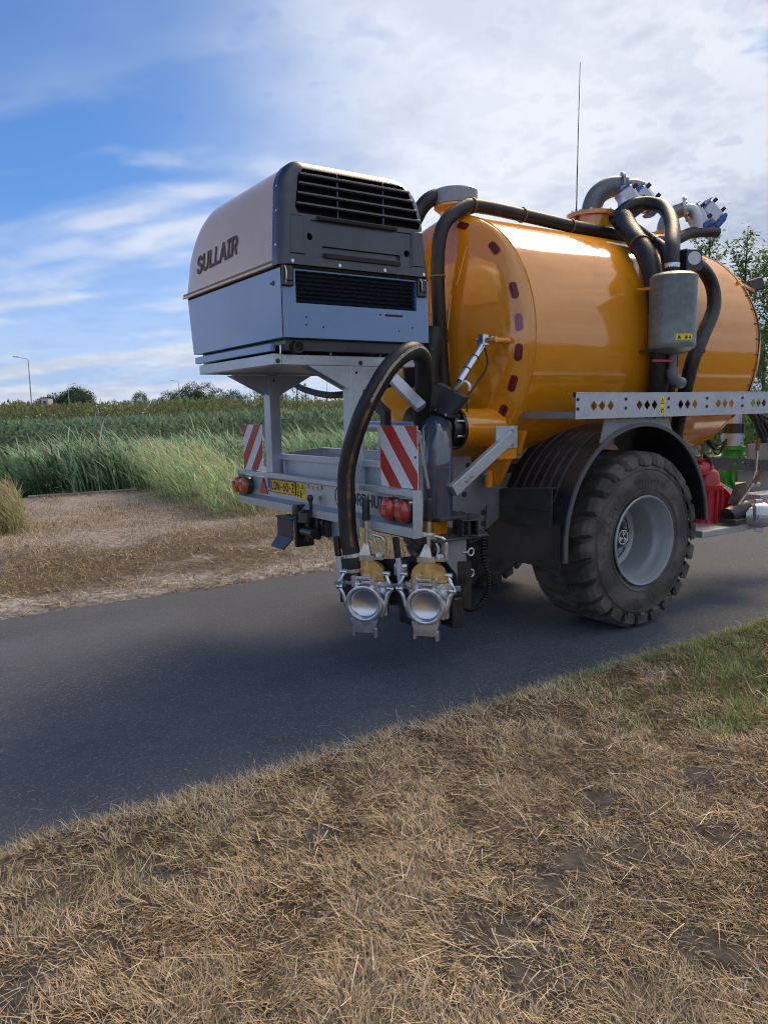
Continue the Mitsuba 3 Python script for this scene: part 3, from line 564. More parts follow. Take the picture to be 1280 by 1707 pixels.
# tray behind the beam
ty0, ty1, tx0, tx1 = .13, .56, -.87, .66
def wall(x0, x1, y0, y1, z1): return box(x0, x1, y0, y1, 1.0, z1, .002)
tr = num(K+'__storage_tray')
add(tr+'__rear_wall', cat(wall(tx0, tx1, ty0, ty0+.008, 1.388), box(tx0, tx1, ty0-.034, ty0+.01, 1.345, 1.39, .002)), 'galv', False)
add(tr+'__front_wall', cat(wall(tx0, tx1, ty1, ty1+.008, 1.42), box(tx0, tx1, ty1-.03, ty1, 1.412, 1.42, .002)), 'galv', False)
add(tr+'__end_wall', prism([(ty0, 1.0), (ty1, 1.0), (ty1, 1.42), (ty0, 1.388)], .008, 'yz', tx0-.009), 'galv', False)
add(tr+'__end_wall', prism([(ty0, 1.0), (ty1, 1.0), (ty1, 1.42), (ty0, 1.388)], .008, 'yz', tx1+.001), 'galv', False)
add(tr+'__floor', box(tx0, tx1, ty0+.009, ty1-.001, .99, 1.0, .002), 'galv', False)
for x in (-.72, .45): add(tr+'__stiffener', box(x, x+.012, ty0-.032, ty0-.001, 1.0, 1.344, .002), 'galv', False)
# compressor posts, gussets and deck
for px, nm in ((-.86, 0), (.372, 1)):
    p_ = add(K+'__deck_post', box(px, px+.108, .0125, .112, 1.0, 2.018, .006), 'galv', False)
    add(p_+'__gusset', prism([(.0125, 1.86), (-.30, 2.016), (.40, 2.016), (.112, 1.86)], .006, 'yz', px+.10), 'galv', False)
    add(p_+'__gusset', prism([(.0125, 1.86), (-.30, 2.016), (.40, 2.016), (.112, 1.86)], .006, 'yz', px+.002), 'galv', False)
    add(p_+'__hole_cover', disc((px+.108, .06, 1.975), .009, 'x', .001), 'void', False)
DX0, DX1, DY0, DY1 = -.79, .47, -.54, .56
dk = num(K+'__deck')
add(dk+'__rear_channel', box(DX0, DX1, DY0, DY0+.06, 2.018, 2.086, .003), 'galv', False)
add(dk+'__front_channel', box(DX0, DX1, DY1-.06, DY1, 2.018, 2.086, .003), 'galv', False)
add(dk+'__side_channel', box(DX1-.06, DX1+.002, DY0+.061, DY1-.061, 2.018, 2.083, .003), 'galv', False)
add(dk+'__side_channel', box(DX0, DX0+.06, DY0+.061, DY1-.061, 2.018, 2.083, .003), 'galv', False)
add(dk+'__panel', box(DX0+.061, DX1-.061, DY0+.061, DY1-.061, 2.03, 2.036, .002), 'galv_dull', False)
for y in (-.51, .1): add(dk+'__bolt', bolt((DX1+.002, y, 2.04), 'x', .011, .008), 'darksteel', False)
add(K+'__frame_strut', bar((.47, .31, 1.985), (.72, .42, 1.735), .075, .055, (0, -.4, .6), .004), 'galv', False)
add(K+'__frame_strut', bar((-.25, .52, 1.93), (.16, .52, 1.69), .06, .07, (0, 0, 1), .004), 'darksteel', False)
add(K+'__frame_strut', box(.11, .175, .49, .55, 1.40, 1.715, .004), 'darksteel', False)
add(K+'__frame_strut', box(.06, .10, .50, .54, 1.42, 1.62, .004), 'galv', False)
add(K+'__cross_pipe', cyl((-.6, .66, 1.60), (.62, .66, 1.60), .042, 18), 'galv')
add(K+'__looped_hose', tube([(-1.307, .5, 2.04), (-1.25, .5, 1.985), (-1.143, .5, 1.94), (-.93, .5, 1.893), (-.678, .5, 1.86), (-.486, .5, 1.855), (-.2, .55, 1.87), (.1, .7, 1.95)], .028, 14), 'hose')
# --- suction pipe: stub on the tank, knife gate, elbow down to the coupling plate
PX, PZ = .62, 1.585
st = add(K+'__suction_pipe', tube([(PX, .60, PZ), (PX+.05, .575, PZ), (.76, .51, 1.565), (.84, .455, 1.50), (.865, .435, 1.40), (.868, .432, 1.30), (.868, .432, 1.15), (.868, .432, 1.03)], .098, 32, k=6, ref=(0, 0, 1)), 'anthracite')
add(st+'__weld_ring', lathe([(1.335, .098), (1.338, .1005), (1.342, .1005), (1.345, .098)], (.867, .433, 0), 'z', 32), 'anthracite')
kg = add(K+'__knife_gate', cat(cyl((PX, .60, PZ), (PX, .625, PZ), .165, 36), cyl((PX, .655, PZ), (PX, .68, PZ), .165, 36)), 'plastic')
for i in range(8):
    t = 2*np.pi*(i+.5)/8; add(kg+'__bolt', bolt((PX+.140*math.cos(t), .60, PZ+.140*math.sin(t)), '-y', .014, .016), 'steel', False)
    add(kg+'__stud', cyl((PX+.138*math.cos(t), .68, PZ+.138*math.sin(t)), (PX+.138*math.cos(t), .80, PZ+.138*math.sin(t)), .011, 10), 'steel')
cvr = [(.519, 1.766), (.657, 1.903), (.947, 1.797), (.803, 1.68)]
add(kg+'__blade_housing', hull([(x, y, z) for x, z in ((.50, 1.70), (.74, 1.60), (.82, 1.69), (.53, 1.775)) for y in (.627, .653)]), 'plastic', False)
add(kg+'__cover', cat(hull([(x, y, z) for x, z in cvr for y in (.598, .648)]), hull([(x, y, z) for x, z in ((.49, 1.762), (.505, 1.777), (.825, 1.68), (.81, 1.663)) for y in (.585, .67)])), 'cover_grey', False)
for f in (.12, .5, .88): add(kg+'__cover_screw', bolt((.50+.31*f, .585, 1.769-.098*f), '-y', .008, .006), 'steel', False)
cyA, cyB = np.array((.815, .64, 1.87)), np.array((.765, .93, 2.17))
cb = add(K+'__gate_cylinder', cat(cyl(cyA+(cyB-cyA)*.12, cyB, .026, 18)), 'steel')
add(cb+'__rod', cyl(cyA-(cyB-cyA)*.12, cyA+(cyB-cyA)*.12, .018, 14), 'darksteel')
for f in (.38, .66): add(cb+'__band', cyl(cyA+(cyB-cyA)*f, cyA+(cyB-cyA)*(f+.02), .029, 18), 'darksteel')
add(cb+'__clevis', cat(box(.735, .80, .90, .95, 2.15, 2.235, .008), cyl((.70, .93, 2.195), (.86, .93, 2.195), .018, 14)), 'steel', 30)
add(tank+'__lug', cat(cyl((.80, .94, 2.19), (.84, 1.10, 2.19), .022, 14), cyl((.84, .93, 2.19), (.885, .94, 2.19), .02, 14)), 'orange')
add(cb+'__air_fitting', tube([(.83, .62, 1.85), (.87, .66, 1.90), (.90, .68, 1.88), (.90, .68, 1.84)], .012, 8), 'zinc')
add(cb+'__air_line', tube([(.79, .92, 2.14), (.80, .93, 2.02), (.79, .85, 1.9), (.80, .75, 1.80), (.83, .72, 1.70)], .006, 7), 'hose')
add(K+'__tank_outlet', cat(cyl((PX, .80, PZ), (PX, 1.16, PZ), .138, 36), lathe([(.788, .15), (.803, .15), (.803, .13)], (PX, 0, PZ), 'y', 36)), 'orange')
add(K+'__gate_spacer', cat(cyl((PX, .682, PZ), (PX, .786, PZ), .126, 32), cyl((PX, .76, PZ), (PX, .786, PZ), .152, 32)), 'plastic')
# second gate to its left
add(K+'__knife_gate', cat(cyl((.30, .66, 1.60), (.30, .74, 1.60), .15, 32), cyl((.30, .74, 1.60), (.30, 1.1, 1.60), .125, 28)), 'plastic')
add(K+'__vertical_pipe', tube([(.40, .72, 1.50), (.40, .72, 1.85), (.38, .76, 2.1), (.36, .82, 2.3)], .070, 18), 'hose')
# coupling plate under the pipe with square tubes
cp = num(K+'__coupling_frame')
add(cp+'__top_plate', box(.76, 1.06, .30, .62, 1.008, 1.030, .003), 'darksteel', False)
add(cp+'__base_plate', cat(box(.62, 1.16, .20, .62, .895, .910, .003), cyl((1.02, .56, .895), (1.02, .56, .9095), .13, 28)), 'darksteel', False)
add(cp+'__block', box(.78, .985, .31, .42, .911, 1.0, .003), 'orange', False)
def sq_tube(o, d, w, L, t=.007):
    d = np.array(d, float); d /= np.linalg.norm(d); s = np.cross(d, Z_); s /= np.linalg.norm(s); o = np.array(o, float); R3 = np.stack([d, s, np.array(Z_)], 0)
    return cat([xf(box(0, L, -w/2, w/2, w/2-t, w/2, .001), R3, o), xf(box(0, L, -w/2, w/2, -w/2, -w/2+t, .001), R3, o), xf(box(0, L, w/2-t, w/2, -w/2+t, w/2-t, .001), R3, o), xf(box(0, L, -w/2, -w/2+t, -w/2+t, w/2-t, .001), R3, o), xf(box(L*.5, L*.51, -w/2+t, w/2-t, -w/2+t, w/2-t, .001), R3, o)])
add(cp+'__square_tube', sq_tube((.985, .12, .965), (-.75, .66, 0), .085, .30), 'galv_dull', False)
add(cp+'__square_tube', sq_tube((1.165, .46, .965), (-.9, .43, 0), .105, .26), 'darksteel', False)
add(cp+'__pin', cat(cyl((1.14, .47, .92), (1.14, .47, 1.06), .010, 10), bar((1.14, .47, 1.05), (1.10, .43, 1.075), .014, .014)), 'darksteel')
add(cp+'__hanger_plate', prism([(.27, .905), (.47, .905), (.47, .66), (.44, .42), (.41, .42), (.39, .66), (.27, .80)], .010, 'yz', 1.10), 'galv_dull', False)
for z in (.80, .66):
    a = np.linspace(0, 2*np.pi, 15); add(cp+'__eye_bolt', cat(tube([(1.12, .50+.024*math.cos(t), z+.024*math.sin(t)) for t in a], .007, 8, False), cyl((1.11, .44, z), (1.12, .478, z), .008, 10)), 'steel')
# --- two lever valves with brass bonnets
def lever_valve(o, th, LX):
    n = np.array((math.sin(th), -math.cos(th), 0)); u = np.array((math.cos(th), math.sin(th), 0)); Rm = np.stack([u, -n, np.array(Z_)], 0)  # local x=u, y=into the valve, z=up
    L = lambda m: xf(m, Rm*np.array([[1.24], [1.0], [1.0]]), o)
    LR = lambda m: xf(m, Rm*np.array([[1.22], [1.1], [1.18]]), o)
    k = num(K+'__coupling_valve')
    bd = add(k+'__body', L(cat(lathe([(.02, .0), (.02, .085), (.16, .085), (.17, .075), (.17, 0)], axis='y', n=32), box(-.125, .125, .03, .065, .10, .135, .004), box(-.105, .105, .02, .08, -.10, .10, .01))), 'cast', 35)
    rg = add(k+'__coupling_ring', LR(lathe([(.02, .078), (-.045, .078), (-.055, .082), (-.058, .09), (-.055, .10), (-.03, .106), (.01, .106), (.02, .10)], axis='y', n=44)), 'cast', 35)
    add(rg+'__inner_lip', LR(lathe([(-.03, .074), (-.036, .0785), (-.045, .079)], axis='y', n=40)), 'steel')
    add(k+'__gate_disc', LR(lathe([(-.032, .0775), (-.026, .06), (-.0215, .04), (-.019, .02), (-.0182, 0)], axis='y', n=40)), 'mirror_disc', True)
    add(k+'__disc_edge', LR(lathe([(-.030, .079), (-.037, .076), (-.030, .071)], axis='y', n=40)), 'steel')
    hook = sg.Polygon([(-.075, -.085), (-.05, -.16), (.05, -.16), (.075, -.085)]).difference(sg.Point(0, 0).buffer(.092))
    add(rg+'__bottom_yoke', LR(cat(prism(hook, .05, 'xz', -.05), cyl((-.06, -.02, -.155), (.06, -.02, -.155), .012, 12), box(-.068, -.05, -.05, .0, -.185, -.13, .005), box(.05, .068, -.05, .0, -.19, -.13, .005))), 'cast', 30)
    add(rg+'__top_lug', LR(cat(box(-.075, -.045, -.03, .03, .085, .15, .006), box(.03, .06, -.03, .03, .085, .15, .006), cyl((-.07, -.005, .135), (.06, -.005, .135), .009, 10), box(-.07, .07, -.01, .03, .08, .105, .006))), 'cast', 30)
    for s in (-1, 1):
        add(rg+'__clamp_arm', LR(cat(tube([(s*.085, -.02, -.07), (s*.112, -.02, .0), (s*.125, -.02, .05), (s*.15, -.02, .085)], .0115, 10), tube([(s*.15, -.02, .085), (s*.135, -.03, .12), (s*.115, -.01, .165)], .009, 10), cyl((s*.14-.018, -.02, .085), (s*.14+.018, -.02, .085), .014, 12), cyl((s*.118-.018, -.01, .165), (s*.118+.018, -.01, .165), .014, 12))), 'cast', 35)
    hp = sg.Point(0, 0).buffer(.088, 32).intersection(sg.box(-.1, 0, .1, .1)).union(sg.box(-.088, -.035, .088, 0.001))
    bon = cat(prism(affinity.translate(hp, 0, .18), .05, 'xz', .03), hull([(-.026, .006, .145), (.026, .006, .145), (-.034, .03, .145), (.034, .03, .145), (-.007, .018, .264), (.007, .018, .264), (-.012, .03, .264), (.012, .03, .264)]), box(-.098, .098, .018, .092, .138, .152, .003))
    bk = add(k+'__bonnet', L(bon), 'brass', 30)
    for s in (-.07, .045): add(bk+'__bolt', L(bolt((s, .05, .152), 'z', .010, .010)), 'zinc', False)
    add(k+'__rear_bonnet', L(box(.062, .088, .09, .13, -.06, .12, .004)), 'brass', False)
    lv = add(k+'__lever', L(cat(box(-.055, .04, .02, .085, .262, .30, .004), hull([(-.045, .03, .30), (.02, .03, .30), (-.045, .06, .30), (.02, .06, .30), (-.016, .04, .38), (.008, .04, .38), (-.016, .055, .38), (.008, .055, .38)]), cyl((-.004+LX, .048, .37), (-.004+LX, .048, .62), .012, 14))), 'zinc', 30)
    add(lv+'__grip', L(lathe([(.525, .017), (.53, .021), (.66, .020), (.672, .014), (.673, 0)], (-.004+LX, .048, 0), 'z', 16)), 'plastic')
    add(lv+'__link', L(cat(tube([(.045, .06, .30), (.05, .06, .345), (.035, .06, .40), (.03, .06, .44)], .008, 8), tube([(.03, .06, .43), (.075, .06, .415), (.09, .06, .38), (.09, .06, .285)], .010, 8, k=4), box(.02, .085, .045, .07, .268, .29, .003), bolt((.065, .045, .30), (-.3, -.9, .3), .014, .018), box(-.01, .03, .055, .07, .40, .45, .003))), 'zinc', 30)
    l2 = add(k+'__side_lever', L(cyl((-.145, .03, .11), (-.158, .03, .31), .015, 14)), 'alu_box')
    add(l2+'__grip', L(cyl((-.157, .03, .29), (-.168, .03, .42), .018, 14)), 'plastic')
    add(k+'__cross_bar', L(box(-.185, .165, .035, .06, .085, .118, .004)), 'galv_dull', False)
    add(k+'__back_plate', L(box(-.20, .20, .18, .19, -.06, .25, .004)), 'plastic', False)
    return L
TH = math.radians(39)
L1 = lever_valve((.79, -.10, .497), TH, 0.0); L2 = lever_valve((1.10, .155, .50), TH, 0.008)
add(K+'__manifold', cat(box(.55, 1.15, .33, .42, .32, .52, .01), cyl((.90, .33, .45), (.90, .33, .80), .10, 28), box(.72, 1.0, .20, .33, .30, .74, .01)), 'plastic')
add(K+'__valve_cap', lathe([(.66, .055), (.72, .055), (.735, .05), (.735, 0)], (.87, .13, 0), 'z', 10), 'steel', False)
# large loading hose
HB = [(.684, -.05, .50), (.684, -.12, .60), (.685, -.135, .774), (.655, -.145, .969), (.66, -.15, 1.283), (.704, -.148, 1.438), (.75, -.13, 1.571), (.814, -.10, 1.719), (.865, -.05, 1.847), (.898, .02, 1.966), (.905, .12, 2.055), (.87, .25, 2.095), (.785, .38, 2.04), (.69, .46, 1.893), (.579, .52, 1.692), (.54, .56, 1.6)]
hr = add(K+'__loading_hose', tube(HB, .0575, 24, k=10, ref=(0, -1, .3)), 'hose', 60)
add(hr+'__stripe', ribbon_on(HB, .0575, 74, .022, k=10, ref=(0, -1, .3), t0=.16, t1=.50), 'hose_stripe', True)
hs_ = spline(HB, 10); hd_, hN, hB_ = frames(hs_, (0, -1, .3)); a = math.radians(66)
rr_ = np.random.default_rng(3); g = []
i0, i1 = int(.50*(len(hs_)-1)), int(.83*(len(hs_)-1))
for i in np.arange(i0, i1, .55):
    j = int(i); f = i-j; C = hs_[j]*(1-f)+hs_[j+1]*f; Nn = hN[j]*math.cos(a)+hB_[j]*math.sin(a); Dd = hd_[j]; S = np.cross(Dd, Nn)
    w, l = .009, .0075; o = C+Nn*.0590
    if rr_.random() < .12: continue
    q = [o+S*w*a_+Dd*l*b_ for a_, b_ in ((-1, -1), (1, -1), (1, 1), (-1, 1))]; q2 = [o+S*w*.4*a_+Dd*l*.35*b_ for a_, b_ in ((-1, -1), (1, -1), (1, 1), (-1, 1))]
    V = np.array(q+q2); F = [(0, 1, 5), (0, 5, 4), (1, 2, 6), (1, 6, 5), (2, 3, 7), (2, 7, 6)]+([(3, 0, 4), (3, 4, 7)] if rr_.random() < .6 else [])
    g.append(trimesh.Trimesh(V, F, process=False))
add(hr+'__worn_print', cat(g), 'hose_print', False); labels[hr+'__worn_print'] = {'kind': 'stuff'}
for z in (.80, .70, .625):
    i = np.argmin(np.abs(hs_[:40, 2]-z)); D = hd_[i]; cl = add(hr+'__hose_clamp', cyl(hs_[i]-D*.012, hs_[i]+D*.012, .0605, 26), 'steel')
    for q in range(-2, 3):
        aa = math.radians(62+q*28); Nn = hN[i]*math.cos(aa)+hB_[i]*math.sin(aa); add(cl+'__link', bar(hs_[i]+Nn*.060-D*.009, hs_[i]+Nn*.060+D*.009, .013, .010, tuple(Nn)), 'zinc', False)
add(hr+'__hose_tail', tube([(.684, -.125, .62), (.684, -.09, .53), (.70, .0, .49), (.76, .05, .49)], .05, 20), 'plastic')
# trailer hitch under the beam
hc = num(K+'__towing_hitch')
add(hc+'__hook_plate', cat(box(-.385, -.130, -.140, -.130, .80, .935, .003), box(-.395, -.12, -.15, -.02, .936, .946, .003)), 'darksteel', False)
add(hc+'__bent_lip', hull([(-.385, -.140, .80), (-.130, -.140, .80), (-.385, -.130, .80), (-.130, -.130, .80), (-.375, -.205, .722), (-.165, -.205, .722), (-.375, -.197, .714), (-.165, -.197, .714)]), 'cover_grey', False)
add(hc+'__bracket', cat(box(-.128, -.098, -.13, .02, .735, .965, .006), box(-.097, .06, -.045, .0, .80, .99, .012), box(.062, .15, -.02, .03, .83, .985, .008), cyl((-.05, -.09, .86), (.11, -.09, .86), .035, 16), box(-.06, .0, -.085, -.046, .78, .93, .01), bolt((.12, -.02, .87), '-y', .022, .02), bolt((.12, -.02, .94), '-y', .022, .02)), 'plastic', False)
add(hc+'__coupling_head', cat(box(-.20, -.12, -.11, -.02, .96, 1.045, .015), lathe([(.93, .06), (1.0, .055), (1.02, .03), (1.02, 0)], (-.03, -.08, 0), 'z', 20)), 'plastic', 30)
add(hc+'__handle', cat(tube([(.01, -.06, .93), (.012, -.06, 1.02), (.005, -.06, 1.09)], .014, 10), lathe([(1.08, .0), (1.085, .02), (1.105, .026), (1.125, .018), (1.13, 0)], (.005, -.06, 0), 'z', 14)), 'plastic')
add(hc+'__support_plate', prism([(.05, .966), (.50, .966), (.50, .86), (.30, .79), (.16, .79), (.05, .82)], .010, 'xz', .03), 'galv', False)
add(hc+'__socket', cyl((.29, -.02, .80), (.29, .03, .80), .036, 18), 'lens_red')
# coiled cable hanging by the wheel
cc = spline([(1.0, .50, .88), (.98, .58, .70), (.95, .55, .52), (.92, .60, .40), (.90, .68, .345), (.90, .77, .36), (.91, .83, .44), (.92, .83, .56), (.90, .80, .70), (.86, .85, .85)], 12)
cd, cN, cB = frames(cc); s_ = np.concatenate([[0], np.cumsum(np.linalg.norm(np.diff(cc, axis=0), axis=1))])
ss = np.linspace(0, s_[-1], int(s_[-1]/.0022)); I = lambda A: np.stack([np.interp(ss, s_, A[:, k]) for k in range(3)], 1)
w_ = ss*2*np.pi/.022; coil = I(cc)+.017*(np.cos(w_)[:, None]*I(cN)+np.sin(w_)[:, None]*I(cB))
add(K+'__coiled_cable', tube(coil, .0075, 6, False), 'hose', True)
add(K+'__brake_hose', tube([(1.05, .40, .88), (.98, .62, .83), (.85, .85, .84), (.70, 1.0, .92), (.60, 1.1, 1.0)], .006, 7), 'hose')
# --- front end: pumps, drawbar plate, valve
fp = add(K+'__front_plate', prism(sg.Polygon([(3.6, 1.257), (5.6, 1.095), (5.6, .985), (3.6, 1.135)]).difference(sg.Polygon([(4.44, 1.13), (4.49, 1.095), (4.54, 1.13), (4.49, 1.165)])).difference(sg.Polygon([(4.58, 1.12), (4.63, 1.085), (4.68, 1.12), (4.63, 1.155)])).difference(sg.Polygon([(4.73, 1.108), (4.78, 1.073), (4.83, 1.108), (4.78, 1.143)])), .012, 'yz', .50), 'darksteel', False)
add(fp+'__eye', tube([(.53, 3.99+.03*math.cos(t), 1.16+.03*math.sin(t)) for t in np.linspace(0, 2*np.pi, 15)], .008, 8, False), 'steel')
rp_ = num(K+'__red_pump')
add(rp_+'__housing', cat(lathe([(.62, .14), (.66, .135), (.92, .135), (.94, .155), (.975, .155), (.975, .125), (1.06, .12), (1.10, .10), (1.13, .05), (1.13, 0)], (.60, 3.86, 0), 'z', 30), *[box(.60+.13*math.cos(t)-.012, .60+.15*math.cos(t)+.012, 3.86+.13*math.sin(t)-.012, 3.86+.15*math.sin(t)+.012, .62, .93, .003) for t in (-1.6, -.9, -.3, .3)], box(.50, .68, 3.62, 3.80, 1.06, 1.18, .02)), 'red_paint', 50)
add(rp_+'__motor', cat(cyl((.62, 3.98, .80), (.62, 4.20, .79), .10, 24), cyl((.62, 4.02, .80), (.62, 4.04, .80), .15, 28), lathe([(4.20, .085), (4.26, .075), (4.30, .06), (4.30, 0)], (.62, 0, .79), 'y', 20)), 'red_paint', 30)
for t in np.linspace(0, 2*np.pi, 8, endpoint=False): add(rp_+'__fin', box(.62+.075*math.cos(t)-.012, .62+.075*math.cos(t)+.012, 4.215, 4.31, .79+.075*math.sin(t)-.012, .79+.075*math.sin(t)+.012, .003), 'red_paint', False)
add(K+'__step_plate', box(.45, .95, 3.30, 4.25, .56, .62, .006), 'galv', False)
add(K+'__brace_plate', prism([(3.9, 1.15), (4.76, .80), (4.76, .67), (3.9, .67)], .012, 'yz', .40), 'galv', False)
gpm = num(K+'__green_pump')
add(gpm+'__neck', lathe([(1.10, .12), (1.17, .10), (1.235, .11), (1.25, .135), (1.28, .135), (1.28, 0)], (.2, 4.93, 0), 'z', 30), 'green_paint', 30)
add(gpm+'__volute', cat(cyl((.06, 4.95, .98), (.26, 4.95, .98), .22, 36), cyl((.26, 4.95, .98), (.30, 4.95, .98), .16, 30), *[bolt((.26, 4.95+.19*math.cos(t), .98+.19*math.sin(t)), 'x', .014, .016) for t in np.linspace(0, 2*np.pi, 10, endpoint=False)]), 'green_paint', 30)
add(K+'__inlet_pipe', cat(lathe([(1.285, .105), (1.42, .105), (1.42, 0)], (.2, 4.93, 0), 'z', 28), lathe([(1.36, .118), (1.40, .118)], (.2, 4.93, 0), 'z', 28)), 'galv', 30)
add(K+'__inlet_sleeve', lathe([(1.42, .115), (1.52, .115), (1.52, .1)], (.2, 4.93, 0), 'z', 28), 'plastic', 30)
add(K+'__inlet_riser', cyl((.2, 4.93, 1.50), (.2, 4.93, 1.90), .085, 24), 'alu_box')
add(K+'__vacuum_pipe', cat(cyl((-.1, 4.6, .9), (-.1, 4.6, 1.52), .08, 22), *[cyl((-.1, 4.6, z), (-.1, 4.6, z+.025), .10, 22) for z in (1.30, 1.36, 1.42)]), 'galv_dull')
hr2 = np.random.default_rng(12)
for i in range(10):
    q = hr2.normal(0, .03, 6)
    add(K+'__hydraulic_hose', tube([(.30+.03*(i % 3), 5.0+.012*i, 1.66), (.36+.02*(i % 3), 5.0+.016*i+q[0]*.4, 1.58), (.42+q[1]*.5, 5.05+.024*i+q[2], 1.42), (.42+q[3]*.5, 5.10+.022*i+q[4], 1.22), (.40, 5.12+.02*i, 1.04)], .015, 9), 'hose')
add(K+'__hydraulic_coupler', cyl((.45, 5.33, 1.50), (.47, 5.42, 1.44), .020, 14), 'steel')
add(K+'__hydraulic_hose', tube([(.36, 5.0, 1.64), (.40, 5.12, 1.60), (.45, 5.33, 1.50)], .014, 9), 'hose')
add(K+'__control_panel', box(.44, .46, 4.80, 5.5, 1.04, 1.31, .004), 'grey_paint', False)
add(K+'__lower_panel', box(.30, .32, 4.86, 5.6, .70, 1.03, .004), 'grey_paint', False)
add(K+'__toolbar_shelf', box(.55, .75, 4.55, 5.8, .78, .83, .004), 'galv', False)
# front valve with wooden-coloured lever
fv = num(K+'__front_valve')
add(fv+'__body', cat(tube([(.86, 3.82, .70), (.88, 3.95, .74), (.90, 4.05, .76)], .075, 22), box(.80, .98, 3.75, 3.93, .64, .68, .006)), 'darksteel', 30)
cm = cat(lathe([(0, .075), (.02, .10), (.06, .105), (.10, .10), (.13, .085), (.15, .0)], (0, 0, 0), 'y', 30), box(-.115, -.09, .03, .09, -.02, .02, .006), box(.09, .115, .03, .09, -.02, .02, .006), box(-.018, .018, .03, .09, -.135, -.09, .006), box(-.02, .02, .02, .08, .09, .125, .006), lathe([(-.05, .07), (.0, .075)], axis='y', n=30))
cA = math.radians(-50); add(fv+'__coupling', xf(cm, np.array([[math.cos(cA), math.sin(cA), 0], [-math.sin(cA), math.cos(cA), 0], [0, 0, 1]])*1.15, (.95, 4.05, .70)), 'galv', 30)
add(fv+'__bonnet', hull([(.80, 3.90, .80), (.90, 4.02, .80), (.86, 3.96, .80), (.84, 4.06, .80), (.82, 3.99, 1.0), (.88, 4.08, 1.0), (.84, 3.95, .98)]), 'rusty_cast', False)
lv = add(fv+'__lever', cyl((.90, 3.92, .80), (.98, 4.04, 1.02), .014, 12), 'zinc'); add(lv+'__grip', cyl((.975, 4.03, 1.0), (1.01, 4.085, 1.10), .022, 12), 'wood')
l2 = add(fv+'__side_lever', cat(cyl((.85, 4.27, 1.08), (.85, 4.285, 1.30), .012, 12), *[tube([(.85, 4.27, 1.10), (.85, 4.27+s*.03, 1.02), (.85, 4.27+s*.03, .97)], .007, 8) for s in (-1, 1)], box(.83, .87, 4.22, 4.33, .94, .975, .004)), 'zinc', 30); add(l2+'__grip', cyl((.85, 4.282, 1.28), (.85, 4.29, 1.40), .018, 12), 'wood')
for y0, z0, y1, z1 in ((5.22, 1.42, 5.30, 1.36), (5.14, 1.36, 5.19, 1.29)):
    add(K+'__hydraulic_coupler', cat(cyl((.46, y0, z0), (.47, y1, z1), .019, 14), cyl((.462, y0+.2*(y1-y0), z0+.2*(z1-z0)), (.464, y0+.4*(y1-y0), z0+.4*(z1-z0)), .025, 14)), 'steel')
add(K+'__drain_valve', cat(cyl((.66, 4.12, .72), (.80, 4.30, .70), .045, 18), cyl((.72, 4.2, .71), (.74, 4.22, .707), .07, 20), cyl((.78, 4.28, .703), (.80, 4.30, .70), .07, 20)), 'rusty_cast')
add(K+'__red_elbow', tube([(.60, 3.70, 1.14), (.60, 3.78, 1.15), (.60, 3.84, 1.13), (.60, 3.86, 1.05)], .075, 20), 'red_paint')
add(K+'__shutoff_tap', cat(tube([(.66, 3.74, 1.24), (.66, 3.80, 1.22), (.66, 3.83, 1.15)], .022, 12), bar((.66, 3.72, 1.26), (.69, 3.86, 1.285), .02, .012)), 'darksteel')
for k_ in range(3): add(K+'__cable', tube([(.05, 4.55, 1.52-.05*k_), (.12, 4.62+.03*k_, 1.36-.04*k_), (.16, 4.74, 1.30-.05*k_), (.2, 4.84, 1.36)], .010, 7), 'hose')
# work lamp on the tank's front shoulder and its cable with clips
m = box(-.03, .03, -.075, .075, -.06, .06, .01)
wl = add(K+'__work_lamp', xf(m, np.array([[.85, -.5, .15], [.45, .85, .27], [-.26, -.16, .95]]), (.60, 4.56, 2.86)), 'darksteel')
add(wl+'__arm', cat(bar((.80, 3.92, 2.785), (.72, 4.10, 2.82), .02, .06), bar((.72, 4.10, 2.82), (.61, 4.52, 2.80), .02, .025)), 'orange', False)
th_ = np.linspace(math.radians(34), math.radians(-40), 30)
cb_ = add(K+'__lamp_cable', tube([((TR+.006)*math.cos(t), 4.0+.012*math.sin(9*t), TZ+(TR+.006)*math.sin(t)) for t in th_], .006, 7, False), 'darksteel')
for t in np.linspace(math.radians(28), math.radians(-36), 9): add(cb_+'__clip', box((TR+.004)*math.cos(t)-.004, (TR+.004)*math.cos(t)+.006, 3.955, 4.01, TZ+(TR+.004)*math.sin(t)-.004, TZ+(TR+.004)*math.sin(t)+.004, .001), 'darksteel', False)

# ================================================================== the compressor on the deck
C = thing('air_compressor', 'boxy air compressor with tan hood, black louvred end and grey-blue body', 'air compressor')
X0, X1, Y0, Y1 = -.965, .60, -.535, .577
# grey body: slightly tapered to the left, with a recess for the louvres on the right end
bp = lambda x, z: [(x, Y0, z), (x, Y1, z)]
body = tri2man(hull([(-.915, Y0+.004, 2.175), (-.915, Y1, 2.175), (X1, Y0+.002, 2.175), (X1, Y1, 2.175), (-.972, Y0, 2.585), (-.972, Y1, 2.585), (X1, Y0, 2.585), (X1, Y1, 2.585)]))
body = body-tri2man(box(.50, .70, -.438, .476, 2.382, 2.575, 0.001))
bk = add(C+'__body', man2tri(body), 'body_grey', False)
add(bk+'__corner_seam', box(X1-.003, X1+.002, Y0-.001, Y0+.004, 2.178, 2.583, .001), 'void', False)
for i in range(7):
    z = 2.40+.026*i; add(bk+'__louvre_slat', hull([(.585, -.437, z), (.585, .475, z), (.589, -.437, z-.002), (.589, .475, z-.002), (.545, -.437, z+.020), (.545, .475, z+.020), (.549, -.437, z+.022), (.549, .475, z+.022)]), 'plastic', False)
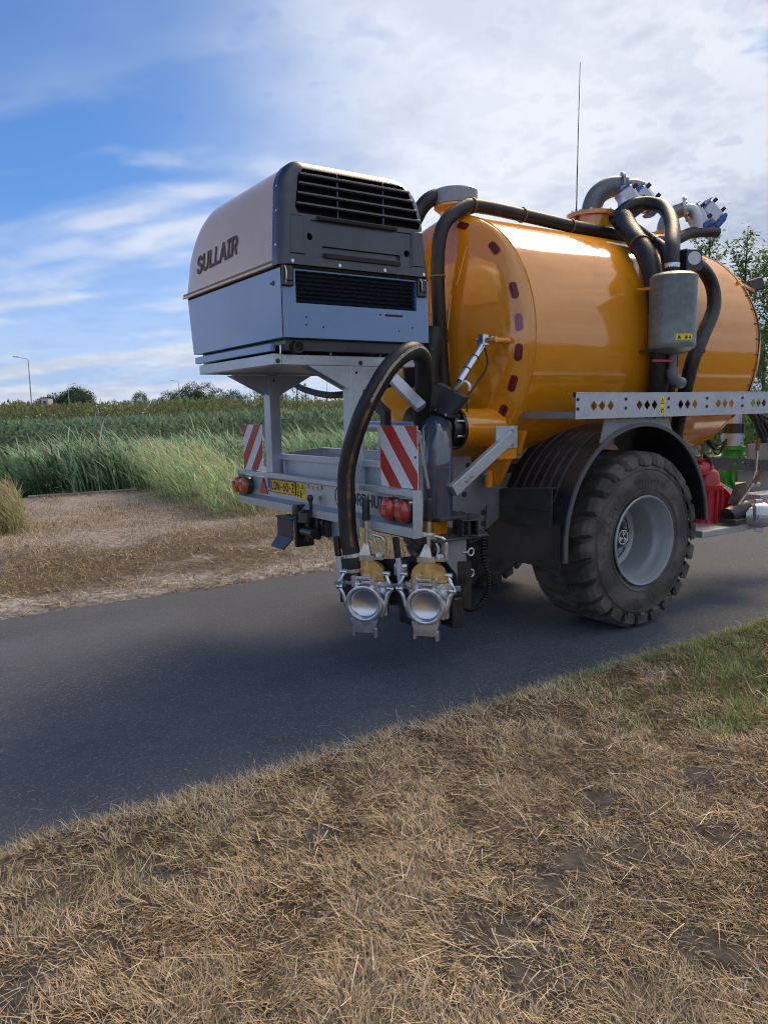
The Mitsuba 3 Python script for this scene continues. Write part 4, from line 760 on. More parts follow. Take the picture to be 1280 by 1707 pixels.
add(bk+'__badge', cat(box(X1, X1+.002, .22, .36, 2.335, 2.35, .0005), box(X1, X1+.002, .17, .19, 2.340, 2.347, .0005)), 'ink', False)
add(bk+'__key_symbol', prism(sg.LineString([(.465, 2.505), (.51, 2.505)]).buffer(.007).union(sg.Point(.50, 2.505).buffer(.016)), .001, 'xz', Y0-.002), 'ink', False)
for y, z in ((-.37, 2.30), (-.37, 2.255), (-.25, 2.245), (.33, 2.245), (.44, 2.27)): add(bk+'__rivet', disc((X1, y, z), .006, 'x', .002, 10), 'ink', False)
for y in (-.495, .515):
    l = add(C+'__latch', box(X1, X1+.022, y-.038, y+.038, 2.475, 2.60, .008), 'plastic', False)
    add(l+'__hasp', box(X1+.022, X1+.036, y-.02, y+.026, 2.505, 2.585, .006), 'darksteel', False); add(l+'__eye', tube([(X1+.03, y-.025, 2.59), (X1+.045, y-.025, 2.56), (X1+.045, y-.025, 2.51), (X1+.03, y-.025, 2.485)], .004, 6), 'steel')
add(C+'__seal_strip', box(-1.0, .615, Y0+.012, Y1-.012, 2.5855, 2.6045, .002), 'void', False)
# hood: cross-section in yz, rounded down at the left end
def hood_section(g=0.0):
    pts = [(Y0-g, 0), (Y0-g, .06)]
    for t in np.linspace(0, 1, 10): pts.append((Y0-g+.022*t, .06+.37*t))
    for a in np.linspace(math.pi, math.pi/2, 12): pts.append((Y0+.022+.135+(.135+g)*math.cos(a), .43+(.175+g)*math.sin(a)))
    for a in np.linspace(math.pi/2, 0, 14): pts.append((.295+(.24+g)*math.cos(a)**0.9 if a > 0 else .295+.24+g, .29+(.315+g)*math.sin(a)))
    for t in np.linspace(0, 1, 6)[1:]: pts.append((.535+g+(.042)*t, .29*(1-t)))
    return np.array(pts)
def loft(sections):
    n = len(sections[0]); V = np.vstack(sections); F = []
    for i in range(len(sections)-1):
        a = i*n+np.arange(n); b = i*n+(np.arange(n)+1) % n
        F += [np.stack([a, b, b+n], 1), np.stack([a, b+n, a+n], 1)]
    for s0, rev in ((0, False), ((len(sections)-1)*n, True)):
        c = len(V); V = np.vstack([V, V[s0:s0+n].mean(0)]); i = s0+np.arange(n); j = s0+(np.arange(n)+1) % n
        F.append(np.stack([i, j, np.full(n, c)], 1)[:, ::(-1 if not rev else 1)])
    t = trimesh.Trimesh(V, np.vstack(F), process=False)
    if t.volume < 0: t.invert()
    return t
HZ = 2.605
def sec(x, s=1.0, g=0.0, inset=0.0):
    p = hood_section(g); yc = .02
    y = yc+(p[:, 0]-yc)*(1-inset); z = HZ+p[:, 1]*s
    return np.stack([np.full(len(p), x), y, z], 1)
secs = [sec(-.5-.54*math.sin(t), max(math.cos(t)**.85, .10), 0.0, .03*(1-math.cos(t))) for t in np.linspace(math.pi/2*.985, 0, 16)]+[sec(x) for x in (-.25, 0, .25, .50)]
hd = add(C+'__hood', loft(secs), 'hood', 32)
add(hd+'__trim', cat(box(-1.045, .50, Y0-.008, Y0-.001, HZ+.018, HZ+.034, .002)), 'hood_trim', False)
add(hd+'__flange', cat(box(-1.05, .515, Y0-.014, Y0-.0005, HZ, HZ+.0165, .002)), 'hood', False)
add(hd+'__edge_trim', loft([sec(.4995, 1.0, .003), sec(.5085, 1.0, .003)]), 'hood_trim', 32)
for x in (-.8, -.45, -.1, .2, .42): add(hd+'__screw', disc((x, Y0-.014, HZ+.008), .006, (0, -1, 0), .003, 10), 'steel', False)
add(hd+'__lettering', text('SULLAIR', .118, (-.775, Y0+.0055, 2.752), (.9995, 0, 0.03), (0, .059, .998), .006, True, .14, 1.08), 'letter_brown', False)
# black louvred end cap
cap = tri2man(loft([sec(.509, 1.0, .008), sec(.57, 1.0, .008), sec(.60, .985, .0, .012), sec(.622, .955, -.012, .03), sec(.632, .92, -.02, .06)]))
opening = hull([(x, y, z) for x in (.57, .72) for y, z in ((-.438, 2.935), (-.42, 2.905), (.475, 2.905), (.492, 2.935), (.405, 3.12), (.36, 3.165), (-.375, 3.165), (-.415, 3.12))])
cap = cap-tri2man(opening)-tri2man(box(.622, .70, -.34, .42, 2.655, 2.875, .004))-tri2man(box(.60, .70, -.255, .33, 2.695, 2.73, .002))
for y, z in ((-.345, 2.775), (.385, 2.745)): cap = cap-tri2man(cyl((.55, y, z), (.7, y, z), .022, 20))
ck = add(C+'__louvred_end_cap', man2tri(cap), 'cap_plastic', 25)
for i, z in enumerate((2.962, 3.022, 3.080, 3.132)):
    y0, y1 = -.432+.008*i, .488-.030*i
    add(ck+'__louvre_slat', hull([(.643, y0, z+.004), (.643, y1, z+.004), (.646, y0, z-.006), (.646, y1, z-.006), (.636, y0, z-.013), (.636, y1, z-.013), (.590, y0, z+.020), (.590, y1, z+.020), (.590, y0, z+.008), (.590, y1, z+.008), (.636, y0, z+.008), (.636, y1, z+.008)]), 'cap_plastic', False)
for y in (-.14, .20): add(ck+'__louvre_rib', box(.575, .628, y-.004, y+.004, 2.906, 3.164, .001), 'cap_plastic', False)
add(ck+'__louvre_back', box(.5705, .5735, -.40, .455, 2.91, 3.16, .001), 'void', False)
add(ck+'__ledge', hull([(.615, -.30, 2.905), (.615, .30, 2.905), (.665, -.285, 2.892), (.665, .285, 2.892), (.615, -.30, 2.875), (.615, .30, 2.875), (.66, -.285, 2.876), (.66, .285, 2.876)]), 'cap_plastic', False)
add(ck+'__grab_ledge', hull([(.615, -.255, 2.688), (.615, .33, 2.688), (.655, -.24, 2.682), (.655, .315, 2.682), (.615, -.255, 2.655), (.615, .33, 2.655), (.65, -.24, 2.657), (.65, .315, 2.657)]), 'cap_plastic', False)
for s in (-.43, .47): add(ck+'__corner_pad', hull([(.625, s-.055, 2.66), (.625, s+.055, 2.66), (.64, s-.045, 2.67), (.64, s+.045, 2.67), (.625, s-.05, 2.90), (.625, s+.045, 2.90), (.636, s-.042, 2.885), (.636, s+.035, 2.885)]), 'cap_plastic', False)
for y in (-.47, -.14, .20, .515): add(ck+'__screw', disc((.622, y, 2.622), .011, 'x', .014, 12), 'steel', False)
for z in (2.72, 2.92, 3.06): add(ck+'__screw', disc((.56, Y0-.008+.022*min(1, max(0, (z-2.66)/.37)), z), .008, (0, -1, 0), .004, 10), 'steel', False)
# chassis under the body
ch_ = num(C+'__chassis')
add(ch_+'__sill', box(-.875, .43, Y0-.003, Y0+.03, 2.102, 2.150, .003), 'body_grey', False)
add(ch_+'__sill', box(-.875, .43, Y1-.03, Y1, 2.102, 2.150, .003), 'body_grey', False)
add(ch_+'__pan', box(-.88, .52, Y0+.06, Y1-.04, 2.10, 2.174, .004), 'plastic', False)
add(ch_+'__cross_bar', box(.36, .44, Y0+.07, Y1-.06, 2.088, 2.099, .002), 'void', False)
add(ch_+'__exhaust', cat(tube([(.30, -.40, 2.125), (.555, -.40, 2.125)], .038, 20, False)), 'darksteel')
add(ch_+'__exhaust_bore', disc((.5555, -.40, 2.125), .030, 'x', .001, 20), 'void', False)
add(ch_+'__crossover_pipe', cyl((.47, -.36, 2.13), (.47, -.15, 2.13), .022, 14), 'galv_dull')
for y in (-.48, -.12, .27): add(ch_+'__stud', cyl((.455, y, 2.087), (.455, y, 2.14), .008, 8), 'steel')
add(ch_+'__mount', box(.44, .50, .12, .22, 2.09, 2.17, .012), 'plastic', False)

# ================================================================== ground, road, plants
def npn(x, y, s, seed=0, o=3): return meshkit.fbm(np.stack([np.asarray(x)*s, np.asarray(y)*s, np.zeros_like(np.asarray(x, float))], -1)+50.0, o, seed)
def near_edge(y): return 1.625+.10*(npn(y*0, y, .9, 3)-.5)+.06*(npn(y*0, y, 4.5, 4)-.5)+.02*np.sin(y*.6)
def far_edge(y): return -2.33+.16*(npn(y*0, y, .8, 5)-.5)+.08*(npn(y*0, y, 4.0, 6)-.5)
def ground_z(x, y):
    x, y = np.asarray(x, float), np.asarray(y, float)
    e = near_edge(y); f = far_edge(y)
    out = np.clip(np.maximum(x-e, f-x)/.12, -1, 1)
    z = np.where(out < 0, -.03, -.012+.030*np.clip(out, 0, 1))
    z = z+np.where(out > 0, .05*(npn(x, y, 1.6, 9)-.5)+.025*(npn(x, y, 7, 10)-.5), 0)*np.clip(out, 0, 1)
    z = z-.45*np.clip((-13.3-x)/1.2, 0, 1)
    return np.where(np.abs(x)+np.abs(y) > 60, np.minimum(z, -.3), z)
gx = np.unique(np.concatenate([-np.geomspace(18, 1500, 22), np.arange(-18, -2.9, .35), np.arange(-2.9, -1.9, .06), np.arange(-1.9, 1.3, .4), np.arange(1.3, 5.0, .045), np.arange(5.0, 12, .5), np.geomspace(12, 1500, 20)]))
gy = np.unique(np.concatenate([-np.geomspace(8, 1500, 20), np.arange(-8, -3.2, .4), np.arange(-3.2, 5.2, .05), np.arange(5.2, 20, .4), np.geomspace(20, 1500, 24)]))
GX, GY = np.meshgrid(gx, gy, indexing='ij'); GZ = ground_z(GX, GY)
ii = np.arange(len(gx)-1)[:, None]*len(gy)+np.arange(len(gy)-1)[None]
ii = ii.ravel(); n_ = len(gy)
GF = np.vstack([np.stack([ii, ii+n_, ii+n_+1], 1), np.stack([ii, ii+n_+1, ii+1], 1)])
scene['ground'] = mikit.ply(trimesh.Trimesh(np.stack([GX, GY, GZ], -1).reshape(-1, 3), GF, process=False), 'm_ground', smooth=True); struct('ground')
ry = np.unique(np.concatenate([np.arange(-60, -4, 1.0), np.arange(-4, 9, .06), np.arange(9, 160, 1.0)]))
e0, e1 = far_edge(ry)-.03, near_edge(ry)+.03
cols = [e0]+[e0+(e1-e0)*t for t in (.2, .4, .6, .8)]+[e1]
RV = np.stack([np.stack([c, ry, .004+.012*(1-((c+.35)/2.1)**2)-.012], -1) for c in cols], 1).reshape(-1, 3)
a = (np.arange(len(ry)-1)[:, None]*6+np.arange(5)[None]).ravel()
scene['road'] = mikit.ply(trimesh.Trimesh(RV, np.vstack([np.stack([a, a+1, a+7], 1), np.stack([a, a+7, a+6], 1)]), process=False), 'm_asphalt', smooth=True); struct('road')

def blades(P, az, tilt, bend, L, Wd, col, seg=2, tipcol=None, g=None):
    """Grass blades: tilt from the vertical at the base, bending further by 'bend' to the tip. Returns vertices, triangles, colours."""
    n = len(P); d = np.stack([np.cos(az), np.sin(az), 0*az], 1); s = np.stack([-np.sin(az), np.cos(az), 0*az], 1)
    tw = rng.uniform(-.9, .9, n); s = s*np.cos(tw)[:, None]+d*np.sin(tw)[:, None]
    cur = P.copy(); V, Cc = [], []
    tipcol = col if tipcol is None else tipcol
    for k in range(seg+1):
        f = k/seg; w = Wd*(1-f**1.5)*.5
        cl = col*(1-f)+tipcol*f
        if k < seg: V += [cur-s*w[:, None], cur+s*w[:, None]]; Cc += [cl, cl]
        else: V.append(cur); Cc.append(cl)
        an = tilt+bend*(f+.5/seg); step = (L/seg)[:, None]*(d*np.sin(an)[:, None]+np.array([0, 0, 1.0])*np.cos(an)[:, None]); cur = cur+step
    m = 2*seg+1; V = np.stack(V, 1).reshape(-1, 3); Cc = np.stack(Cc, 1).reshape(-1, 3); b = np.arange(n)[:, None]*m; F = []
    for k in range(seg):
        a = 2*k
        if k < seg-1: F += [b+np.array([a, a+1, a+3]), b+np.array([a, a+3, a+2])]
        else: F.append(b+np.array([a, a+1, a+2]))
    return V, np.concatenate(F), Cc
def stuff(key, parts, mat, label, cat_, kind='stuff'):
    V, F, Cc, o = [], [], [], 0
    for v, f, c in parts: V.append(v); F.append(f+o); Cc.append(c); o += len(v)
    V, F, Cc = np.concatenate(V), np.concatenate(F), np.clip(np.concatenate(Cc), 0, 1)
    key = num(key); scene[key] = mikit.ply((V, F), 'm_'+mat, False, color=Cc)
    if label: labels[key] = {'label': label, 'category': cat_, **({'kind': kind} if kind else {})}
    return key
def tint(n, cols, wts, jit=.18):
    cols = np.array(cols); c = cols[rng.choice(len(cols), n, p=np.array(wts)/sum(wts))]
    return c*rng.uniform(1-jit, 1+jit, (n, 1))*rng.uniform(.95, 1.05, (n, 3))
DRY = [(.54, .435, .30), (.46, .355, .235), (.35, .275, .185), (.62, .52, .375), (.18, .145, .105), (.27, .26, .13)]
GREEN = [(.20, .29, .09), (.27, .33, .12), (.13, .20, .06), (.40, .40, .20)]

# --- near verge: mown, sun-bleached grass
def soil_mask(x, y):
    m = np.zeros_like(x)
    for a, b, r in SOIL: m = np.maximum(m, np.clip(1.25-np.hypot(x-a, (y-b))/r/(.55+.9*npn(x, y, 7, 12)), 0, 1))
    return m
def sample(n, x0, x1, y0, y1):
    x = rng.uniform(x0, x1, n); y = rng.uniform(y0, y1, n)
    D = np.stack([x, y, np.zeros(n)], 1)-CAM; z = D@_fw; u = 640+FPX*(D@_rt)/z; v = 853.5-FPX*(D@_u2)/z     # keeps to what stands near the camera
    inside = (z > .35) & (u > -220) & (u < 1500) & (v < 1950); z = np.hypot(x-CAM[0], y-CAM[1])+.6     # thinner outside the frame
    k = (x > near_edge(y)-.01) & (inside | (rng.random(n) < .16)); z = np.maximum(np.hypot(z-.6, CAM[2]), .9)
    return x[k], y[k], z[k]
x, y, dist = sample(3300000, 1.55, 7.5, -4.6, 9.0)
keep = rng.random(len(x)) < np.clip(1.7/dist**1.1, .12, 1)*(1-.93*soil_mask(x, y))*np.clip(1.9*npn(x, y, 13, 30)-.22, .12, 1)*(.55+.6*npn(x, y, 4.0, 29))
x, y, dist = x[keep], y[keep], dist[keep]; n = len(x)
gm = np.clip(1.55-np.hypot((x-2.2)/.72, (y-2.3)/1.25), 0, 1)*np.clip(npn(x, y, 2.6, 31)*2.6-.62, 0, .8)+1.0*np.clip(1.2-np.hypot((x-2.62)/.14, (y-.98)/.22), 0, 1)
gm = np.maximum(gm, .12*np.clip(1.3-np.hypot((x-2.05)/.3, (y+1.95)/.5), 0, 1)*npn(x, y, 4, 33)*1.6)
isg = rng.random(n) < np.clip(gm, 0, .62)
col = tint(n, DRY, (4, 5, 4, 1.2, 2.2, .8)); col[isg] = tint(isg.sum(), GREEN, (4, 4, 2, 2))
patch = .62+.75*npn(x, y, 1.5, 35)[:, None]*np.array((1.04, 1.0, .93)); col *= patch*1.22
L = rng.gamma(4.5, .0074, n)+.009; L[isg] *= 1.25; wide = 1+.25*np.maximum(dist-2, 0)
tilt = np.abs(rng.normal(1.02, .36, n)); tilt[isg] = np.abs(rng.normal(.45, .3, isg.sum()))
az = rng.normal(-.3, .9, n)+9.0*npn(x, y, 5.0, 36)
P = np.stack([x, y, ground_z(x, y)+.002], 1)
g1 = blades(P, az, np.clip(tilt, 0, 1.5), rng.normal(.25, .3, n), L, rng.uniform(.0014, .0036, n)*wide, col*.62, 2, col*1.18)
# loose straws lying on top
x, y, dist = sample(60000, 1.55, 6.0, -3.2, 6.0); k = rng.random(len(x)) < np.clip(.36/dist**1.3, .015, .3); x, y, dist = x[k], y[k], dist[k]; n = len(x)
P = np.stack([x, y, ground_z(x, y)+rng.uniform(.012, .040, n)], 1)
g2 = blades(P, rng.uniform(0, 6.3, n), rng.normal(1.50, .10, n), rng.normal(.0, .15, n), rng.gamma(4, .022, n)+.03, rng.uniform(.0018, .0036, n)*(1+.2*np.maximum(dist-2, 0)), tint(n, [(.60, .51, .36), (.50, .41, .28), (.68, .60, .45)], (3, 3, 1)), 2)
# sparse upright stalks
x, y, dist = sample(30000, 1.55, 6.0, -3.2, 6.0); k = rng.random(len(x)) < .045; x, y = x[k], y[k]; n = len(x)
g3 = blades(np.stack([x, y, ground_z(x, y)], 1), rng.uniform(0, 6.3, n), np.abs(rng.normal(.4, .25, n)), rng.normal(.5, .3, n), rng.gamma(6, .018, n), rng.uniform(.0015, .0025, n), tint(n, DRY, (4, 3, 1, 2, 0, 1)), 3)
# fringe leaning over the asphalt edge
y = rng.uniform(-3, 7, 9000); x = near_edge(y)+rng.uniform(-.02, .06, 9000); n = 9000
k = rng.random(n) < .25+.9*npn(x, y, 6, 44); x, y = x[k], y[k]; n = len(x)
fc = tint(n, DRY, (4, 4, 3, 2, 1, 2)); gr = rng.random(n) < np.clip(1.2-np.abs(y-2.2)/1.8, 0, .55); fc[gr] = tint(gr.sum(), GREEN, (3, 4, 1, 3))
g4 = blades(np.stack([x, y, np.full(n, .004)], 1), rng.normal(math.pi, 1.0, n), rng.uniform(.6, 1.45, n), rng.normal(.3, .3, n), rng.gamma(5, .0095, n)+.008, rng.uniform(.0018, .0034, n), fc, 2)
y = rng.uniform(-3, 8, 420); x = np.where(rng.random(420) < .7, near_edge(y)-rng.gamma(1.5, .10, 420), far_edge(y)+rng.gamma(1.5, .10, 420)); n = 420
g5 = blades(np.stack([x, y, np.full(n, .010)], 1), rng.uniform(0, 6.3, n), rng.normal(1.52, .05, n), np.zeros(n), rng.gamma(3, .014, n)+.01, rng.uniform(.002, .0045, n), tint(n, [(.50, .41, .28), (.34, .27, .18), (.20, .17, .12)], (3, 2, 1)), 2)
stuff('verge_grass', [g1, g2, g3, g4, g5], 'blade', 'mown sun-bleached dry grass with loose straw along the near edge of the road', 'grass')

# --- strip across the road: trodden dry grass
def pts(n, x0, x1, y0, y1): return rng.uniform(x0, x1, n), rng.uniform(y0, y1, n)
x, y = pts(240000, -14, -2.2, -4.5, 11)
right = np.clip((y-(1.2+.10*(-x-2.3)))/.8, 0, 1)
dens = np.clip(.14+.35*(x > -3.4)+1.1*(npn(x, y, 1.1, 50)-.36)*2+.55*right+.5*(x > -2.9)*npn(x, y, 3, 57), .015, 1)*np.clip(1.25-(-x-2.2)/16, .4, 1)
k = (rng.random(len(x)) < dens*.62) & (x < far_edge(y)+.02); x, y = x[k], y[k]; n = len(x)
col = tint(n, [(.42, .34, .21), (.36, .27, .17), (.27, .20, .13), (.50, .42, .28), (.20, .17, .11), (.22, .24, .09)], (4, 4, 3, 2, 1, .7))
gk = rng.random(n) < np.clip((npn(x, y, .9, 52)-.60)*3.0, 0, .5); col[gk] = tint(gk.sum(), GREEN, (3, 4, 1, 4))
d1 = blades(np.stack([x, y, ground_z(x, y)], 1), rng.uniform(0, 6.3, n), np.abs(rng.normal(.85, .45, n)), rng.normal(.3, .3, n), rng.gamma(4, .020, n)+.015, rng.uniform(.003, .006, n)*(1+.10*(-x-2.3)), col, 2)
# thicker tuft belt under and beyond the trailer
x, y = pts(70000, -8.5, -2.35, 1.2, 10); k = (rng.random(len(x)) < np.clip((y-(1.5+.16*(-x-2.3)+1.1*(npn(x, y, .8, 58)-.5)))/1.2, 0, .75)); x, y = x[k], y[k]; n = len(x)
d2 = blades(np.stack([x, y, ground_z(x, y)], 1), rng.normal(-2.6, .8, n), np.abs(rng.normal(.45, .3, n)), rng.normal(.5, .3, n), rng.gamma(6, .028, n), rng.uniform(.004, .007, n), tint(n, [(.46, .38, .24), (.38, .30, .19), (.30, .26, .13), (.20, .23, .08)], (4, 4, 2, 1.6)), 3)
x, y = pts(26000, -9, -2.25, -3.5, 8); k = rng.random(len(x)) < np.clip(.2+1.4*(npn(x, y, 1.7, 59)-.4), 0, .8); x, y = x[k], y[k]; n = len(x)
d3 = blades(np.stack([x, y, ground_z(x, y)+rng.uniform(.004, .02, n)], 1), rng.uniform(0, 6.3, n), rng.normal(1.5, .1, n), rng.normal(0, .2, n), rng.gamma(4, .03, n)+.03, rng.uniform(.004, .009, n), tint(n, [(.60, .51, .37), (.45, .36, .25), (.10, .08, .065), (.16, .13, .10)], (3, 3, 2, 2)), 2)
stuff('dry_grass', [d1, d2, d3], 'blade', 'trodden dry grass on the brown strip across the road', 'grass')

# --- tall weeds at the left edge
def reed_mass(x, y, H, cols, wts, lean_az, per=5, w=.012, tall_tip=.12, seedcol=(.36, .30, .20), zoff=0.0, lean=.16):
    n = len(x); out = []; z = ground_z(x, y)+zoff; H = np.broadcast_to(H, (n,))
    st_l = H*rng.uniform(.75, 1.08, n); az = rng.normal(lean_az, .5, n); ti = np.abs(rng.normal(lean, .08, n))
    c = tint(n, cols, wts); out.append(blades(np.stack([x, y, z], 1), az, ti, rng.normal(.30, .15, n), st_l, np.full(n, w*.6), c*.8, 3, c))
    for j in range(per):
        f = rng.uniform(.12, .92, n); hd = st_l*f
        px = x+np.cos(az)*np.sin(ti+.15*f)*hd; py = y+np.sin(az)*np.sin(ti+.15*f)*hd; pz = z+hd*np.cos(ti+.12*f)
        c = tint(n, cols, wts)
        out.append(blades(np.stack([px, py, pz], 1), rng.normal(lean_az, .95, n), rng.uniform(.3, .75, n), rng.uniform(.4, 1.2, n), H*rng.uniform(.28, .52, n), w*rng.uniform(.6, 1.3, n), c*.85, 3, c*1.12))
    k = rng.random(n) < tall_tip; m = k.sum()
    if m:
        px = x[k]+np.cos(az[k])*np.sin(ti[k]+.2)*st_l[k]*.95; py = y[k]+np.sin(az[k])*np.sin(ti[k]+.2)*st_l[k]*.95; pz = z[k]+st_l[k]*.93
        for j in range(3): out.append(blades(np.stack([px, py, pz], 1), rng.normal(lean_az, .5, m), rng.uniform(.2, .7, m), rng.uniform(.2, .9, m), H[k]*rng.uniform(.12, .22, m), np.full(m, w*1.3), tint(m, [seedcol], (1,)), 2))
    return out
LEAN = math.atan2(-.83, -.56)
RG = [(.36, .53, .34), (.27, .43, .28), (.51, .65, .43), (.12, .20, .13)]
# right-hand reed bank: from the landing to behind the trailer
x, y = pts(26000, -19, -5.6, 1.0, 22)
edge = np.where(x < -9.5, 2.35+.5*(npn(x, y, .8, 60)-.5), 2.35-.25*(x+9.5)*.0-(x+9.5)*.30*(-1)*0+.0)
bx = -13.2; inside = ((x < -12.9) & (y > -6)) | ((y > 2.35+.6*(npn(x, y, .7, 61)-.5)-(x+13.0)*(.06)) & (x < -7.1+.5*(npn(y, x, .7, 62)-.5)-.35*np.clip(y-3, 0, 8)*0))
k = inside & (rng.random(len(x)) < .75); xr, yr = x[k], y[k]
H = np.where(xr < -12.9, 1.35, .72+.42*np.clip((-7.2-xr)/3.2, 0, 1))*(.85+.3*npn(xr, yr, .9, 63))*np.where(xr > -12.9, np.clip(1-(yr-3.5)/1.6, .30, 1), 1)
yel = np.clip((xr+13.0)/3, 0, 1)
a = xr < -12.6
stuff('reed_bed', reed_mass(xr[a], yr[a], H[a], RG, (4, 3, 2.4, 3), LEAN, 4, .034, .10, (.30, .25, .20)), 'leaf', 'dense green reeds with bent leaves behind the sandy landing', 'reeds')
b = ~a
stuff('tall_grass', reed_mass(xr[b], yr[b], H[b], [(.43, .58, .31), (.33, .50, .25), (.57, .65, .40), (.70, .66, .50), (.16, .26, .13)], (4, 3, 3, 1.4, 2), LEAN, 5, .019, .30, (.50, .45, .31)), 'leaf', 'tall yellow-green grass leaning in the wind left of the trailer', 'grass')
x, y = pts(4200, -21, -13.2, -8, 2.4); x2, y2 = x, y
stuff('reed_bed', reed_mass(x2, y2, 1.05*(.8+.4*npn(x2, y2, .6, 64)), [(.10, .20, .11), (.08, .17, .095), (.14, .25, .12), (.055, .11, .065)], (4, 3, 2, 3), LEAN, 4, .034, .12, (.30, .26, .23), 0.05), 'leaf', 'darker reeds at the far left behind the dry weed clump', 'reeds')
# weed clump, front left
t = rng.uniform(0, 6.3, 1700); r_ = np.sqrt(rng.random(1700)); x = -8.5+1.25*r_*np.cos(t); y = -1.25+(.45+.35*npn(t, 0*t, 2.0, 91))*r_*np.sin(t)
wk = stuff('weed_clump', reed_mass(x, y, .80*(1.0-.35*r_**2)*(.30+1.25*npn(x, y, 4.5, 90)), [(.46, .42, .26), (.52, .47, .33), (.30, .36, .16), (.38, .27, .18), (.38, .40, .20)], (4, 4, 4, .5, 4), LEAN, 5, .010, .30, (.36, .24, .15), 0, .10), 'leaf', 'yellowing weed clump with reddish seed heads at the left edge', 'weeds', 'thing')
# small white and yellow flowers
def flower(key, o, n, rad, col, label, petal):
    o = np.array(o); t = rng.uniform(0, 6.3, n); r = rad*np.sqrt(rng.random(n)); P = o+np.stack([r*np.cos(t), r*np.sin(t), rng.normal(0, rad*.35, n)], 1)
    parts = []
    for j in range(5): parts.append(blades(P, 1.256*j+rng.uniform(0, .4, n), np.full(n, 1.25), np.full(n, .2), np.full(n, petal), np.full(n, petal*.9), np.tile(col, (n, 1))*rng.uniform(.85, 1, (n, 1)), 2))
    S = P.copy(); S[:, 2] = np.minimum(0, P[:, 2]-.3); hgt = P[:, 2]-S[:, 2]
    key = thing(key, label, 'flowers')
    for nm, pr, m in (('stem', [blades(S, rng.uniform(0, 6, n), np.zeros(n), np.zeros(n), hgt, np.full(n, .006), np.tile((.10, .15, .04), (n, 1)), 2)], 'leaf'), ('blossom', parts, 'leaf')):
        kk = stuff(key+'__'+nm, pr, m, None, None); labels[kk] = {'kind': 'stuff'}
flower('white_flowers', (-12.95, .75, .22), 26, .30, (.75, .75, .72), 'small white flowers at the foot of the reeds, left end of the landing', .022)
flower('white_flowers', (-9.9, 2.35, .30), 22, .45, (.75, .76, .70), 'scattered white flowers in the edge of the tall grass', .018)
flower('yellow_flowers', (-8.8, 3.15, .98), 46, .22, (.72, .55, .03), 'yellow blossoming plant in the tall grass beside the left warning board', .020)
# landing edge beam
le = add('landing_edge', bar((-13.05, .15, .02), (-12.95, 2.45, .02), .16, .08, (0, 0, 1), .012), 'concrete', False); labels[le] = {'label': 'low pale concrete edge beam at the end of the sandy landing', 'category': 'edging'}

# --- pond side: second reed belt and the scrub belt behind it
def leaf_cloud(x, y, z, size, col, droop=.3):
    n = len(x); return blades(np.stack([x, y, z], 1), rng.uniform(0, 6.3, n), rng.uniform(.1, 1.2, n), rng.uniform(0, 1.0, n), size, size*rng.uniform(.22, .40, n), col*.85, 2, col*1.1)
VX, VY = -.83, .56
def belt(d0, d1, s0, s1, n):
    d = rng.uniform(d0, d1, n); s = rng.uniform(s0, s1, n)*d; return CAM[0]-.82*d+.57*s, CAM[1]+.57*d+.82*s, d, s/d
x, y, d, s = belt(30, 46, -.72, .75, 92000)
top = 1.30+.75*npn(x, y, .09, 70)-.35+.35*npn(x, y, .5, 71)+.35*np.clip(s+.25, 0, 1)
f = rng.random(len(x))**.6; z = -.4+(top+.4)*f
c = tint(len(x), [(.16, .25, .17), (.20, .30, .20), (.26, .36, .21), (.10, .16, .12)], (4, 4, 2, 3))
yl = np.clip((npn(x, y, .16, 73)-.5)*3, 0, 1)[:, None]*.6*(s < -.1)[:, None]; c = c*(1-yl)+np.array((.25, .33, .15))*yl
b1 = leaf_cloud(x, y, z, rng.uniform(.16, .42, len(x)), c)
stuff('far_reeds', [b1], 'leaf', 'blue-green reed belt on the far side of the water', 'reeds')
x, y, d, s = belt(60, 82, -.80, .80, 95000)
top = 2.75+.9*(npn(x, y, .10, 80)-.5)+.9*(npn(x, y, .5, 81)-.5); f = rng.random(len(x))**.65; z = -.4+(top+.4)*f
c = tint(len(x), [(.17, .215, .105), (.21, .25, .115), (.12, .165, .085), (.27, .27, .14)], (4, 3, 3, 1.2))
br = np.clip((npn(x, y, .09, 83)-.56)*5, 0, 1)[:, None]*.7; c = c*(1-br)+np.array((.21, .16, .105))*br
stuff('scrub_belt', [leaf_cloud(x, y, z, rng.uniform(.22, .55, len(x)), c)], 'leaf', 'olive scrub belt along the horizon left of the trailer', 'scrub')
# ground cover to the right, behind the trailer
x, y = pts(60000, -30, -2.4, 6.0, 60); k = (x < -2.45) & (rng.random(len(x)) < np.clip(.25+.06*(-x-2.4), 0, .9)); x, y = x[k], y[k]; n = len(x)
hh = .12+.05*np.clip(-x-4, 0, 18)
stuff('field_grass', [leaf_cloud(x, y, ground_z(x, y)+hh*rng.random(n), rng.uniform(.12, .35, n), tint(n, [(.21, .26, .10), (.28, .29, .13), (.34, .30, .17), (.13, .19, .07)], (3, 3, 2, 2)))], 'leaf', 'rough grass field beyond the road right of the trailer', 'grass')

